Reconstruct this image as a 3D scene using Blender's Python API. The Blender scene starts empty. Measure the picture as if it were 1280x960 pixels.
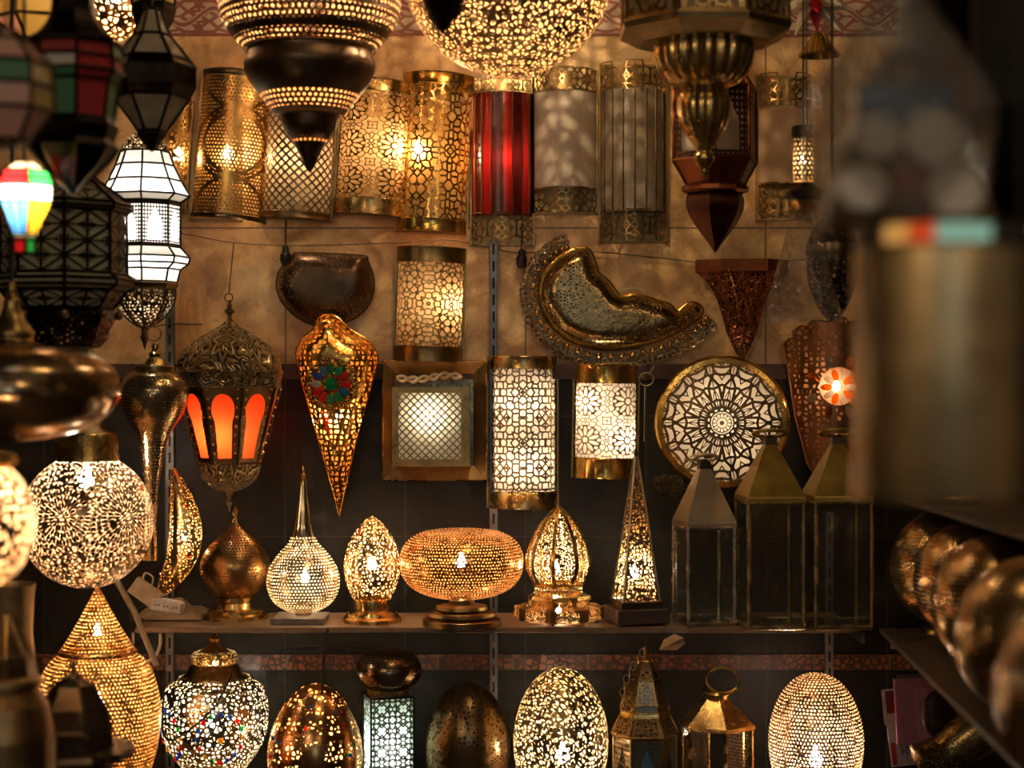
WORLD = 0.18; BP = 0.21
import bpy, math, random
from mathutils import Vector, Matrix
from mathutils.geometry import delaunay_2d_cdt
random.seed(7)
SC = bpy.context.scene
COL = SC.collection
PI = math.pi
K = 2187.5; CAMY = -3.5; CAMZ = 1.5
def P(px, py, d):
    return Vector(((px-640)*d/K, CAMY+d, CAMZ-(py-480)*d/K))

# ------------------------------------------------------------------ node maths
class N:
    def __init__(s, nt, sock): s.nt = nt; s.k = sock
    def _op(s, op, *a):
        n = s.nt.nodes.new('ShaderNodeMath'); n.operation = op
        for i, v in enumerate((s,)+a):
            if isinstance(v, N): s.nt.links.new(v.k, n.inputs[i])
            else: n.inputs[i].default_value = v
        return N(s.nt, n.outputs[0])
    def __add__(s, o): return s._op('ADD', o)
    __radd__ = __add__
    def __sub__(s, o): return s._op('SUBTRACT', o)
    def __rsub__(s, o): return (s*-1)+o
    def __mul__(s, o): return s._op('MULTIPLY', o)
    __rmul__ = __mul__
    def __truediv__(s, o): return s._op('DIVIDE', o)
    def fr(s): return s._op('FRACT')
    def fl(s): return s._op('FLOOR')
    def ab(s): return s._op('ABSOLUTE')
    def sin(s): return s._op('SINE')
    def cos(s): return s._op('COSINE')
    def sqrt(s): return s._op('SQRT')
    def lt(s, o): return s._op('LESS_THAN', o)
    def gt(s, o): return s._op('GREATER_THAN', o)
    def mn(s, o): return s._op('MINIMUM', o)
    def mx(s, o): return s._op('MAXIMUM', o)
    def mod(s, o): return s._op('MODULO', o)
    def at2(s, o): return s._op('ARCTAN2', s if False else o) if False else s._op('ARCTAN2', o)
    def inv(s): return (s*-1)+1

class MT:
    """one node material"""
    def __init__(s, name):
        s.m = bpy.data.materials.new(name); s.m.use_nodes = True
        s.nt = s.m.node_tree; s.nt.nodes.clear()
        s.out = s.new('OutputMaterial'); s._uv = None; s._ob = None
    def new(s, t): return s.nt.nodes.new('ShaderNode'+t)
    def link(s, a, b): s.nt.links.new(a.k if isinstance(a, N) else a, b)
    def sep(s, sock):
        n = s.new('SeparateXYZ'); s.link(sock, n.inputs[0])
        return [N(s.nt, n.outputs[i]) for i in range(3)]
    def uv(s):
        if not s._uv:
            n = s.new('UVMap'); s._uv = s.sep(n.outputs[0])[:2]
        return s._uv
    def obs(s):
        if not s._ob: s._ob = s.new('TexCoord').outputs['Object']
        return s._ob
    def ob(s): return s.sep(s.obs())
    def comb(s, *a):
        n = s.new('CombineXYZ')
        for i, v in enumerate(a):
            if isinstance(v, N): s.link(v, n.inputs[i])
            else: n.inputs[i].default_value = v
        return n.outputs[0]
    def vor(s, vec, scale, feat='DISTANCE_TO_EDGE', rnd=1.0, dim='3D', out='Distance'):
        n = s.new('TexVoronoi'); n.feature = feat; n.voronoi_dimensions = dim
        s.link(vec, n.inputs['Vector']); n.inputs['Scale'].default_value = scale
        n.inputs['Randomness'].default_value = rnd
        return N(s.nt, n.outputs[out])
    def noise(s, vec, scale, det=3, rough=.55, dist=0, out=0):
        n = s.new('TexNoise')
        if vec is not None: s.link(vec, n.inputs['Vector'])
        n.inputs['Scale'].default_value = scale; n.inputs['Detail'].default_value = det
        n.inputs['Roughness'].default_value = rough; n.inputs['Distortion'].default_value = dist
        return N(s.nt, n.outputs[out])
    def ramp(s, fac, stops):
        n = s.new('ValToRGB'); s.link(fac, n.inputs[0])
        e = n.color_ramp.elements
        while len(e) < len(stops): e.new(.5)
        for i, (p, c) in enumerate(stops):
            e[i].position = p; e[i].color = (c[0], c[1], c[2], 1)
        return n.outputs[0]
    def mixc(s, fac, a, b):
        n = s.new('Mix'); n.data_type = 'RGBA'
        s.link(fac, n.inputs[0])
        for v, i in ((a, 6), (b, 7)):
            if isinstance(v, tuple): n.inputs[i].default_value = (v[0], v[1], v[2], 1)
            else: s.link(v, n.inputs[i])
        return n.outputs[2]
    def pr(s, col, rough=.4, metal=0, bump=None, bs=.3, bd=.002, spec=.5):
        n = s.new('BsdfPrincipled')
        if isinstance(col, tuple): n.inputs['Base Color'].default_value = (col[0], col[1], col[2], 1)
        else: s.link(col, n.inputs['Base Color'])
        if isinstance(rough, (int, float)): n.inputs['Roughness'].default_value = rough
        else: s.link(rough, n.inputs['Roughness'])
        n.inputs['Metallic'].default_value = metal
        n.inputs['Specular IOR Level'].default_value = spec
        if bump is not None:
            b = s.new('Bump'); b.inputs['Strength'].default_value = bs; b.inputs['Distance'].default_value = bd
            s.link(bump, b.inputs['Height']); s.link(b.outputs[0], n.inputs['Normal'])
        return n.outputs[0]
    def mix(s, fac, a, b):
        n = s.new('MixShader')
        if isinstance(fac, (int, float)): n.inputs[0].default_value = fac
        else: s.link(fac, n.inputs[0])
        s.link(a, n.inputs[1]); s.link(b, n.inputs[2]); return n.outputs[0]
    def clear(s):
        return s.new('BsdfTransparent').outputs[0]
    def end(s, sh):
        s.link(sh, s.out.inputs[0]); return s.m

# ------------------------------------------------------------------ hole patterns (1 = hole)
def h_dots(m, r=.3, ex=1.0, stag=1):
    u, v = m.uv()
    uu = u + (v.fl().mod(2.0)*.5 if stag else 0)
    du = (uu.fr()-.5)*ex; dv = v.fr()-.5
    return (du*du+dv*dv).lt(r*r)
def h_vdots(m, r=.3, rnd=.4):
    u, v = m.uv()
    row = v.fl(); uu = u+row.mod(2.0)*.5
    wn = m.new('TexWhiteNoise'); wn.noise_dimensions = '2D'; m.link(m.comb(uu.fl(), row, 0.0), wn.inputs['Vector'])
    j = m.sep(wn.outputs['Color'])
    du = uu.fr()-.5+(j[0]-.5)*rnd*.6; dv = v.fr()-.5+(j[1]-.5)*rnd*.6
    return (du*du+dv*dv).lt((j[2]*.25+.87)*(r*r))
def h_leaf(m, r=.36, k=2.2):
    u, v = m.uv()
    sg = v.fl().mod(2.0)*2-1
    du = (u+v.fl().mod(2.0)*.5).fr()-.5; dv = v.fr()-.5
    a = du+dv*sg; b = (du-dv*sg)*k
    return (a*a+b*b).lt(r*r*2)
def h_lace(m, scale, t=.09, rnd=.85):
    return m.vor(m.obs(), scale*1.25, rnd=rnd*.9).gt(min(.24, t*1.45))
def h_diamond(m, t=.36):
    u, v = m.uv()
    a = ((u+v).fr()-.5).ab(); b = ((u-v).fr()-.5).ab()
    return a.mx(b).lt(t)
def h_fold(m, sc=5, t=.09, off=0.0, rnd=1.0):
    u, v = m.uv()
    x = (u.fr()-.5).ab(); y = (v.fr()-.5).ab()
    return m.vor(m.comb(x.mx(y)+off, x.mn(y)+off*.7, 0.0), sc, rnd=rnd, dim='2D').gt(t)
def polar(m, x, y, n):
    r = (x*x+y*y).sqrt(); a = x._op('ARCTAN2', y)*(n/(2*PI))
    return r, ((a.fr()-.5).ab()*2), a
def h_mandala(m, n=16, sc=9, t=.08, off=.3, rmax=.5, core=.1):
    u, v = m.uv()
    r, af, a = polar(m, u-.5, v-.5, n)
    ang = af*(PI/n)
    # swirl-bent kaleidoscope of cells plus crossing arcs
    vv = m.vor(m.comb(r*ang.sin()*1.0+off, r*ang.cos()+off, 0.0), sc, rnd=.9, dim='2D').gt(t)
    arc = ((r*9.0+af*1.3).fr()-.5).ab().gt(.09)
    arc2 = ((r*9.0-af*1.3).fr()-.5).ab().gt(.09)
    outer = vv.mn((r*ang.sin()).gt(.004))
    outer = outer.mn(arc.mx(arc2.inv()*0))
    cr = m.vor(m.comb(r*ang.sin(), r*ang.cos(), 0.0), sc*3.2, rnd=.7, dim='2D').gt(.1)
    inner = cr.mn(r.lt(core*.92))
    return (outer.mn(r.gt(core*1.05)).mx(inner)).mn(r.lt(rmax))
def h_flower(m, n=10, w=.02):
    u, v = m.uv()
    x = u.fr()-.5; y = v.fr()-.5
    r, af, a = polar(m, x, y, n)
    afs = (af*-1+1)                       # 0 on petal axis
    du = afs*r*(PI/n); dr = (r-.225)/.135; dd = du/(.052)
    e = (dr*dr+dd*dd).sqrt()
    petal = e.lt(.86)
    core = r.lt(.07)
    # tips ring : small rhombs beyond the petals
    r2, af2, _ = polar(m, x, y, n)
    du2 = af2*r*(PI/n); dr2 = (r-.335)/.05; e2 = (dr2*dr2+(du2/.045)*(du2/.045)).lt(.8)
    xx = x.ab(); yy = y.ab()
    lat = m.vor(m.comb(xx.mx(yy)+.31, xx.mn(yy)+.12, 0.0), 7.5, rnd=.75, dim='2D').gt(.085).mn(r.gt(.39))
    return petal.mx(core).mx(e2).mx(lat)
def h_medal(m, lace=112, R=.43):
    u, v = m.uv()
    x = (u.fr()-.5); y = (v-.5)*1.0
    r = (x*x+y*y).sqrt(); a = x._op('ARCTAN2', y)/(2*PI)
    k = r*9.2; idx = k.fl(); dr = k.fr()-.5
    nn = idx*10+12
    du = (a*nn+idx.mod(2.0)*.5).fr()-.5
    hole = ((du*du)*7.5+(dr*dr)*5.2).lt(1.0).mn(r.gt(.06))
    la = m.vor(m.obs(), lace, rnd=.75).gt(.15)
    inn = r.lt(R)
    return inn*hole + inn.inv()*la
def h_circles(m):
    # perforation with plain interlaced circles left solid
    u, v = m.uv()
    su, sv = u*1.0, v*1.0
    d = h_dots(m, .33)
    def ring(cx, cy, R, w):
        x = su-cx; y = sv-cy
        return (((x*x+y*y).sqrt()-R).ab()).gt(w)
    return d, ring
def h_key(m):
    # keyhole window opening in facet uv
    u, v = m.uv()
    x = (u.fr()-.5).ab(); y = v.fr()
    top = ((x*x)+((y-.70)*1.45)*((y-.70)*1.45)).lt(.105)
    low = x.lt((y.inv()*.13+.09+.05)).mn(y.gt(.12)).mn(y.lt(.68))
    low = x.lt(.26).mn(y.gt(.07)).mn(y.lt(.62))
    return top.mx(low)
def h_arch(m, g=11.0, gr=.075):
    # pointed arch opening, grid filigree around
    u, v = m.uv()
    x = (u.fr()-.5).ab(); y = v.fr()
    arch = (x+((y-.5).mx(0.0))*.75).lt(.27).mn(y.gt(.1))
    gx = ((u.fr()*g).fr()-.5).ab(); gy = ((y*g*1.3).fr()-.5).ab()
    grid = (gx*gx+gy*gy).lt(gr)
    edge = x.lt(.44).mn(y.gt(.05)).mn(y.lt(.95))
    return arch.mx(grid.mn(edge))
def h_stair(m, nv=2.0):
    u, v = m.uv()
    x = (u.fr()-.5).ab(); y = ((v.fr()*nv).fr()-.5).ab()
    dia = (x+y-.5).ab().gt(.045)
    cross = x.gt(.03).mn(y.gt(.03))
    gx = ((u.fr()*12).fr()-.5).ab().lt(.33).mn(((v.fr()*nv*9).fr()-.5).ab().lt(.33))
    near = (x+y).lt(.24).mx((x+y).gt(.74))
    edge = x.lt(.46).mn(y.lt(.47))
    return dia.mn(cross).mn(edge).mn(near.inv().mx(gx))

# ------------------------------------------------------------------ metals
BR = (.80, .54, .19); BR_D = (.38, .26, .105); SIL = (.62, .52, .34); BRZ = (.20, .145, .08)
COP = (.30, .10, .035); BLK = (.022, .017, .013); GOLD = (.95, .58, .14)
MC = {}
def metal(name, col, rough=.32, bsc=120, bs=.25, dirt=.5):
    if name in MC: return MC[name]
    m = MT(name)
    n = m.noise(m.obs(), 18, 5, .6)
    c = m.ramp(n, [(.3, tuple(x*(1-dirt) for x in col)), (.62, col)])
    b = m.noise(m.obs(), bsc, 2)
    rg = m.noise(m.obs(), 35, 3)*.25+(rough-.12)
    MC[name] = m.end(m.pr(c, rg, .95, b, bs, .0015)); return MC[name]
def emboss(name, col, rough=.3, sc=70, bs=1.0, uvm=False):
    """chased relief metal"""
    if name in MC: return MC[name]
    m = MT(name)
    q = m.noise(m.obs(), sc*.55, 1, .4, .6)
    w = (q*48.0).sin()
    if uvm:
        u, v = m.uv()
        r, af, a = polar(m, u.fr()-.5, (v*uvm).fr()-.5, 8)
        fl_ = ((r*2.2-af*.35)*16.0).sin()
        k = r.lt(.40); h = k*fl_+k.inv()*w
    else: h = w
    c = m.ramp(h*.5+.5, [(0.08, tuple(x*.16 for x in col)), (.5, col)])
    MC[name] = m.end(m.pr(c, rough, .95, h, bs, .0035)); return MC[name]
def pierced(name, col, fn, rough=.3, inner=None, zones=None, bsc=150, bs=.2, dirt=.45, extra=None):
    """perforated sheet: polished outside, dull unpolished inside, real openings"""
    m = MT(name)
    n = m.noise(m.obs(), 22, 4, .6)
    c = m.ramp(n, [(.3, tuple(x*(1-dirt) for x in col)), (.62, col)])
    b = m.noise(m.obs(), bsc, 2)
    outer = m.pr(c, rough, .95, b, bs, .0012)
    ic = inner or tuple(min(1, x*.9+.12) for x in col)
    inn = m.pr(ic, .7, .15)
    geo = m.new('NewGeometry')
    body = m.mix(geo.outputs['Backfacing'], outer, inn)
    h = fn(m)
    if zones:
        z = m.ob()[2]; zz = None
        for a, b2 in zones:
            t = z.gt(a).mn(z.lt(b2)); zz = t if zz is None else zz.mx(t)
        h = h.mn(zz)
    return m.end(m.mix(h, body, m.clear()))
def milk(name, col=(.85, .8, .7), tr=.6, rough=.35, tcol=None, mottle=0.0):
    """opal / coloured translucent glass or parchment"""
    if name in MC: return MC[name]
    m = MT(name)
    t = m.new('BsdfTranslucent')
    tc = tcol or col
    if mottle:
        n = m.noise(m.obs(), 40, 4)
        lo = tuple(x*(1-mottle) for x in col)
        c = m.ramp(n, [(.35, lo), (.65, col)])
        c2 = m.ramp(n, [(.35, tuple(x*(1-mottle) for x in tc)), (.65, tc)])
        m.link(c2, t.inputs[0])
    else:
        c = col; t.inputs[0].default_value = (*tc, 1)
    p = m.pr(c, rough, 0)
    MC[name] = m.end(m.mix(tr, p, t.outputs[0])); return MC[name]
def thin_glass(name, tint=(.9, .93, .9), base=.06, bumps=0, dust=.0, fres=1.0):
    if name in MC: return MC[name]
    m = MT(name)
    tr = m.new('BsdfTransparent'); tr.inputs[0].default_value = (*tint, 1)
    g = m.new('BsdfGlossy'); g.inputs['Roughness'].default_value = .06
    f = m.new('LayerWeight'); f.inputs['Blend'].default_value = .25
    if bumps:
        b = m.new('Bump'); b.inputs['Strength'].default_value = 1.0; b.inputs['Distance'].default_value = bumps
        nn = m.noise(m.obs(), 26, 3, .6, 1.5)
        m.link(nn, b.inputs['Height']); m.link(b.outputs[0], g.inputs['Normal']); m.link(b.outputs[0], f.inputs['Normal'])
    fac = N(m.nt, f.outputs['Facing'])*fres*.6+base
    sh = m.mix(fac, tr.outputs[0], g.outputs[0])
    if dust:
        d = m.new('BsdfDiffuse'); d.inputs[0].default_value = (.5, .48, .42, 1)
        sh = m.mix(dust, sh, d.outputs[0])
    MC[name] = m.end(sh); return MC[name]
def plain(name, col, rough=.6, metal_=0, bump=0, sc=60):
    if name in MC: return MC[name]
    m = MT(name)
    n = m.noise(m.obs(), sc, 4)
    c = m.ramp(n, [(.3, tuple(x*.65 for x in col)), (.7, col)])
    MC[name] = m.end(m.pr(c, rough, metal_, n if bump else None, bump or .1, .003)); return MC[name]
def bulbmat(name, col, st):
    if name in MC: return MC[name]
    m = MT(name); e = m.new('Emission'); e.inputs[0].default_value = (*col, 1); e.inputs[1].default_value = st
    a = m.new('AddShader'); m.link(e.outputs[0], a.inputs[0]); m.link(m.clear(), a.inputs[1])   # clear glass bulb: glows, lets its filament's light out
    mm = m.end(a.outputs[0]); mm.cycles.emission_sampling = 'NONE'
    MC[name] = mm; return mm

# ------------------------------------------------------------------ mesh building
def ladder(x):
    k = max(0, round(math.log(max(x, 5)/5)/math.log(1.13)))
    return max(4, round(5*1.13**k))
class MB:
    def __init__(s): s.v = []; s.f = []; s.uv = []; s.sm = True
    def quadgrid(s, rows, close=False):
        pass
    def add(s, vs, fs, uvs=None):
        o = len(s.v); s.v += [tuple(p) for p in vs]
        for i, f in enumerate(fs):
            s.f.append([o+k for k in f])
            s.uv.append(uvs[i] if uvs else [(vs[k][0]*10, vs[k][2]*10) for k in f])
        return s
    def box(s, c, h, rot=None, bev=0):
        x, y, z = h
        if bev:
            b = min(bev, x*.9, y*.9, z*.9); pts = []
            for sx in (-1, 1):
                for sy in (-1, 1):
                    for sz in (-1, 1):
                        pts += [(sx*x, sy*(y-b), sz*(z-b)), (sx*(x-b), sy*y, sz*(z-b)), (sx*(x-b), sy*(y-b), sz*z)]
            import bmesh
            bm = bmesh.new()
            for p in pts: bm.verts.new(p)
            bmesh.ops.convex_hull(bm, input=bm.verts)
            bm.verts.index_update()
            vs = [v.co.copy() for v in bm.verts]; fs = [[v.index for v in f.verts] for f in bm.faces]; bm.free()
        else:
            vs = [Vector((a*x, b*y, c2*z)) for a in (-1, 1) for b in (-1, 1) for c2 in (-1, 1)]
            fs = [(0, 1, 3, 2), (4, 6, 7, 5), (0, 4, 5, 1), (2, 3, 7, 6), (0, 2, 6, 4), (1, 5, 7, 3)]
        if rot: vs = [rot @ Vector(v) for v in vs]
        return s.add([Vector(v)+Vector(c) for v in vs], fs)
    def tube(s, pts, r, seg=8, closed=False, caps=True):
        pts = [Vector(p) for p in pts]; n = len(pts)
        rr = r if isinstance(r, (list, tuple)) else [r]*n
        vs = []; up = None
        for i, p in enumerate(pts):
            if closed: t = pts[(i+1) % n]-pts[i-1]
            else: t = pts[min(i+1, n-1)]-pts[max(i-1, 0)]
            t.normalize()
            if up is None:
                up = Vector((0, 0, 1)) if abs(t.z) < .9 else Vector((1, 0, 0))
            a = t.cross(up)
            if a.length < 1e-5: a = t.cross(Vector((0, 1, 0)))
            a.normalize(); b = a.cross(t).normalized(); up = b
            for k in range(seg):
                w = 2*PI*k/seg; vs.append(p+(a*math.cos(w)+b*math.sin(w))*rr[i])
        fs = []; uvs = []
        m = n if closed else n-1
        for i in range(m):
            j = (i+1) % n
            for k in range(seg):
                l = (k+1) % seg
                fs.append((i*seg+k, j*seg+k, j*seg+l, i*seg+l)); uvs.append([(k, i), (k, i+1), (k+1, i+1), (k+1, i)])
        if caps and not closed:
            fs.append(tuple(range(seg))); uvs.append([(0, 0)]*seg)
            fs.append(tuple((n-1)*seg+k for k in reversed(range(seg)))); uvs.append([(0, 0)]*seg)
        return s.add(vs, fs, uvs)
    def ball(s, c, r, seg=10, rings=6, sq=(1, 1, 1)):
        c = Vector(c); vs = [c+Vector((0, 0, -r*sq[2]))]
        for i in range(1, rings):
            a = -PI/2+PI*i/rings
            for k in range(seg):
                w = 2*PI*k/seg
                vs.append(c+Vector((math.cos(a)*math.cos(w)*r*sq[0], math.cos(a)*math.sin(w)*r*sq[1], math.sin(a)*r*sq[2])))
        vs.append(c+Vector((0, 0, r*sq[2]))); fs = []
        for k in range(seg):
            l = (k+1) % seg
            fs.append((0, 1+l, 1+k))
            for i in range(rings-2):
                fs.append((1+i*seg+k, 1+i*seg+l, 1+(i+1)*seg+l, 1+(i+1)*seg+k))
            fs.append((1+(rings-2)*seg+k, 1+(rings-2)*seg+l, len(vs)-1))
        return s.add(vs, fs)
    def lathe(s, prof, seg=64, phase=-PI/2, mode='tile', nu=None, nv=1, pitch=None, a0=0, a1=2*PI, rib=None, sub=2, c=(0, 0, 0), sy=1.0):
        """prof: (r,z) bottom to top"""
        c = Vector(c); full = abs(a1-a0-2*PI) < 1e-6
        L = [0]
        for i in range(1, len(prof)):
            L.append(L[-1]+math.hypot(prof[i][0]-prof[i-1][0], prof[i][1]-prof[i-1][1]))
        if mode == 'cell':
            rows = max(2, round(L[-1]/pitch)); pr = []
            for j in range(rows*sub+1):
                t = L[-1]*j/(rows*sub); i = 1
                while i < len(L)-1 and L[i] < t: i += 1
                f = (t-L[i-1])/max(1e-9, L[i]-L[i-1])
                pr.append((prof[i-1][0]+f*(prof[i][0]-prof[i-1][0]), prof[i-1][1]+f*(prof[i][1]-prof[i-1][1])))
            prof = pr
        n = len(prof); vs = []; cols = seg if full else seg+1
        for r, z in prof:
            for k in range(cols):
                th = phase+a0+(a1-a0)*k/seg
                q = r*(1+(rib[1]*abs(math.cos(rib[0]*th/2)) if rib else 0))
                vs.append(c+Vector((q*math.cos(th), sy*q*math.sin(th), z)))
        fs = []; uvs = []
        nu = nu if nu is not None else seg
        Lt = L[-1]
        for i in range(n-1):
            if mode == 'cell':
                row = i//sub; mid = prof[row*sub][0]*.5+prof[min(n-1, (row+1)*sub)][0]*.5
                cn = ladder((a1-a0)*mid/pitch); v0 = row+(i % sub)/sub; v1 = v0+1/sub
            else:
                cn = nu; v0 = L[i]/Lt*nv; v1 = L[i+1]/Lt*nv
                if mode == 'tier': v0 = i; v1 = i+1
            for k in range(seg):
                l = (k+1) % seg if full else k+1
                if prof[i][0] < 1e-6 and prof[i+1][0] < 1e-6: continue
                fs.append((i*cols+k, i*cols+l, (i+1)*cols+l, (i+1)*cols+k))
                u0 = cn*k/seg; u1 = cn*(k+1)/seg
                uvs.append([(u0, v0), (u1, v0), (u1, v1), (u0, v1)])
        return s.add(vs, fs, uvs)
    def inflate(s, outline, H, W, pitch, usc=1.0, back=True):
        """outline: list of (x,z) ; domed towards -Y; returns mesh"""
        n = len(outline)
        pts = [Vector(p) for p in outline]
        xs = [p[0] for p in pts]; zs = [p[1] for p in pts]
        def inside(x, z):
            c = False; j = n-1
            for i in range(n):
                if (zs[i] > z) != (zs[j] > z) and x < (xs[j]-xs[i])*(z-zs[i])/(zs[j]-zs[i])+xs[i]: c = not c
                j = i
            return c
        def dist(x, z):
            b = 1e9; j = n-1
            for i in range(n):
                dx = xs[i]-xs[j]; dz = zs[i]-zs[j]; l2 = dx*dx+dz*dz
                t = max(0, min(1, ((x-xs[j])*dx+(z-zs[j])*dz)/l2)) if l2 else 0
                b = min(b, math.hypot(x-xs[j]-t*dx, z-zs[j]-t*dz)); j = i
            return b
        al = list(pts); x = min(xs)
        r = 0
        z = min(zs)
        while z < max(zs):
            x = min(xs)+(pitch/2 if r % 2 else 0)
            while x < max(xs):
                if inside(x, z) and dist(x, z) > pitch*.45: al.append(Vector((x, z)))
                x += pitch
            z += pitch*.87; r += 1
        # concentric rows close to the rim for a clean edge
        res = delaunay_2d_cdt(al, [(i, (i+1) % n) for i in range(n)], [list(range(n))], 1, 1e-7)
        vs2, fs2 = res[0], res[2]
        vs = []
        for p in vs2:
            d = dist(p[0], p[1]); t = min(1, d/W)
            h = H(p[0], p[1], d) if callable(H) else H*math.sqrt(max(0, 1-(1-t)**2))
            vs.append(Vector((p[0], -h, p[1])))
        fs = []; uvs = []
        for f in fs2:
            a, b, c = [vs[k] for k in f[:3]]
            if (b-a).cross(c-a).y > 0: f = list(reversed(f))
            fs.append(tuple(f)); uvs.append([(vs[k].x*usc, vs[k].z*usc) for k in f])
        return s.add(vs, fs, uvs)
    def text(s, body, size, loc, ext=.0003):
        cu = bpy.data.curves.new('t', 'FONT'); cu.body = body; cu.size = size; cu.extrude = ext
        o = bpy.data.objects.new('t', cu); COL.objects.link(o)
        dg = bpy.context.evaluated_depsgraph_get(); me = bpy.data.meshes.new_from_object(o.evaluated_get(dg))
        R = Matrix.Rotation(PI/2, 3, 'X')
        s.add([R@v.co+Vector(loc) for v in me.vertices], [tuple(p.vertices) for p in me.polygons])
        bpy.data.objects.remove(o); bpy.data.meshes.remove(me); return s
    def build(s, name, mat, parent=None, smooth=True, solid=0, label=None):
        me = bpy.data.meshes.new(name); me.from_pydata(s.v, [], s.f)
        ul = me.uv_layers.new(name='UVMap'); i = 0
        for u in s.uv:
            for q in u: ul.data[i].uv = q; i += 1
        for p in me.polygons: p.use_smooth = bool(smooth)
        if smooth and smooth != 'all': me.set_sharp_from_angle(angle=math.radians(38))
        me.materials.append(mat); me.update()
        o = bpy.data.objects.new(name, me); COL.objects.link(o)
        if parent is not None: o.parent = parent
        if solid:
            md = o.modifiers.new('thick', 'SOLIDIFY'); md.thickness = solid; md.offset = -1
        if label: o['label'] = label
        return o

def crom(pts, k=6, closed=False):
    """smooth a point list"""
    n = len(pts); out = []
    rng = range(n) if closed else range(n-1)
    for i in rng:
        if closed: p = [pts[(i+j-1) % n] for j in range(4)]
        else: p = [pts[max(0, min(n-1, i+j-1))] for j in range(4)]
        for q in range(k):
            t = q/k
            out.append(tuple(.5*((2*p[1][c])+(-p[0][c]+p[2][c])*t+(2*p[0][c]-5*p[1][c]+4*p[2][c]-p[3][c])*t*t+(-p[0][c]+3*p[1][c]-3*p[2][c]+p[3][c])*t**3) for c in range(len(pts[0]))))
    if not closed: out.append(tuple(pts[-1]))
    return out

class T:
    def __init__(s, name, label, cat, px, py, d, group=None, roll=0, yaw=0, pitch=0):
        s.px, s.py, s.d, s.s = px, py, d, d/K
        o = bpy.data.objects.new(name, None); COL.objects.link(o); o.empty_display_size = .02
        o.location = P(px, py, d); o.rotation_euler = (math.radians(pitch), math.radians(roll), math.radians(yaw))
        o['label'] = label; o['category'] = cat
        if group: o['group'] = group
        s.o = o
    def L(s, px, py, dy=0): return Vector(((px-s.px)*s.s, dy, (s.py-py)*s.s))
    def pf(s, pts, smooth=False, k=5):
        q = [(r*s.s, (s.py-y)*s.s) for r, y in pts]
        if q[0][1] > q[-1][1]: q.reverse()
        if smooth: q = [(max(0, a), b) for a, b in crom(q, k)]
        return q
    def lathe(s, name, pts, mat, smooth=False, seg=64, parent=None, cx=None, cy=0, sh=True, label=None, k=5, **kw):
        mb = MB(); mb.lathe(s.pf(pts, smooth, k), seg=seg, c=(((cx-s.px)*s.s) if cx is not None else 0, cy, 0), **kw)
        return mb.build(name, mat, parent or s.o, sh, label=label)
    def cell(s, name, pts, mat, pitch_px, **kw):
        return s.lathe(name, pts, mat, mode='cell', pitch=pitch_px*s.s, **kw)
    def bulb(s, px, py, W, col=(1, .62, .28), dy=0, r=.011, st=45, parent=None):
        c = s.L(px, py, dy)
        mb = MB(); mb.lathe([(.0, -r), (r*.7, -r*.75), (r, 0), (r*.8, r*.7), (r*.35, r*1.5), (r*.32, r*2.0), (0, r*2.05)], seg=16, c=c)
        bc = tuple(min(1, x*.55+.45) for x in col)
        b = mb.build('bulb', bulbmat('bulb_%.2f_%.2f_%d' % (col[1], col[2], st), bc, st), parent or s.o)
        l = bpy.data.lights.new('bulb_light', 'POINT'); l.energy = W*BP; l.color = col; l.shadow_soft_size = .0035
        try: l.use_soft_falloff = False
        except Exception: pass
        lo = bpy.data.objects.new('bulb_light', l); COL.objects.link(lo); lo.parent = b; lo.location = c
        return b
def facet_pts(r, z, n, phase):
    return [Vector((r*math.cos(phase+2*PI*k/n), r*math.sin(phase+2*PI*k/n), z)) for k in range(n)]
def frame(t, rings, n, phase, rad, mat, name='frame', skip=(), parent=None, vert=True):
    """bars along the edges of a faceted lantern; rings (r_px,py)"""
    mb = MB(); R = [facet_pts(r*t.s, (t.py-y)*t.s, n, phase) for r, y in rings]
    for i, ring in enumerate(R):
        if rings[i][0] < 1: continue
        if i not in skip:
            for k in range(n): mb.tube([ring[k], ring[(k+1) % n]], rad, 6)
    if vert:
        for i in range(len(R)-1):
            for k in range(n): mb.tube([R[i][k], R[i+1][k]], rad, 6)
    return mb.build(name, mat, parent or t.o)
def facets(t, name, rings, n, phase, mat, inset=.0, parent=None, nu=None, nv=1, sel=None, shrink=1.0):
    """flat panes between successive rings, facet uv"""
    mb = MB(); rings = sorted(rings, key=lambda q: -q[1])
    R = [facet_pts(r*t.s*shrink, (t.py-y)*t.s, n, phase) for r, y in rings]
    for i in range(len(R)-1):
        for k in range(n):
            if sel and (i, k) not in sel: continue
            l = (k+1) % n
            a, b, c, d = R[i][k], R[i][l], R[i+1][l], R[i+1][k]
            # subdivide so a trapezoid keeps straight patterns
            M = 6; vs = []; fs = []; uvs = []
            for p in range(M+1):
                for q in range(M+1):
                    x = q/M; y = p/M
                    vs.append((a.lerp(b, x)).lerp(d.lerp(c, x), y))
            for p in range(M):
                for q in range(M):
                    fs.append((p*(M+1)+q, p*(M+1)+q+1, (p+1)*(M+1)+q+1, (p+1)*(M+1)+q))
                    e = .0001
                    uvs.append([(q/M+e if q == 0 else q/M, i+p/M), ((q+1)/M-(e if q == M-1 else 0), i+p/M), ((q+1)/M-(e if q == M-1 else 0), i+(p+1)/M), (q/M+(e if q == 0 else 0), i+(p+1)/M)])
            mb.add(vs, fs, uvs)
    return mb.build(name, mat, parent or t.o, smooth=False)
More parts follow.
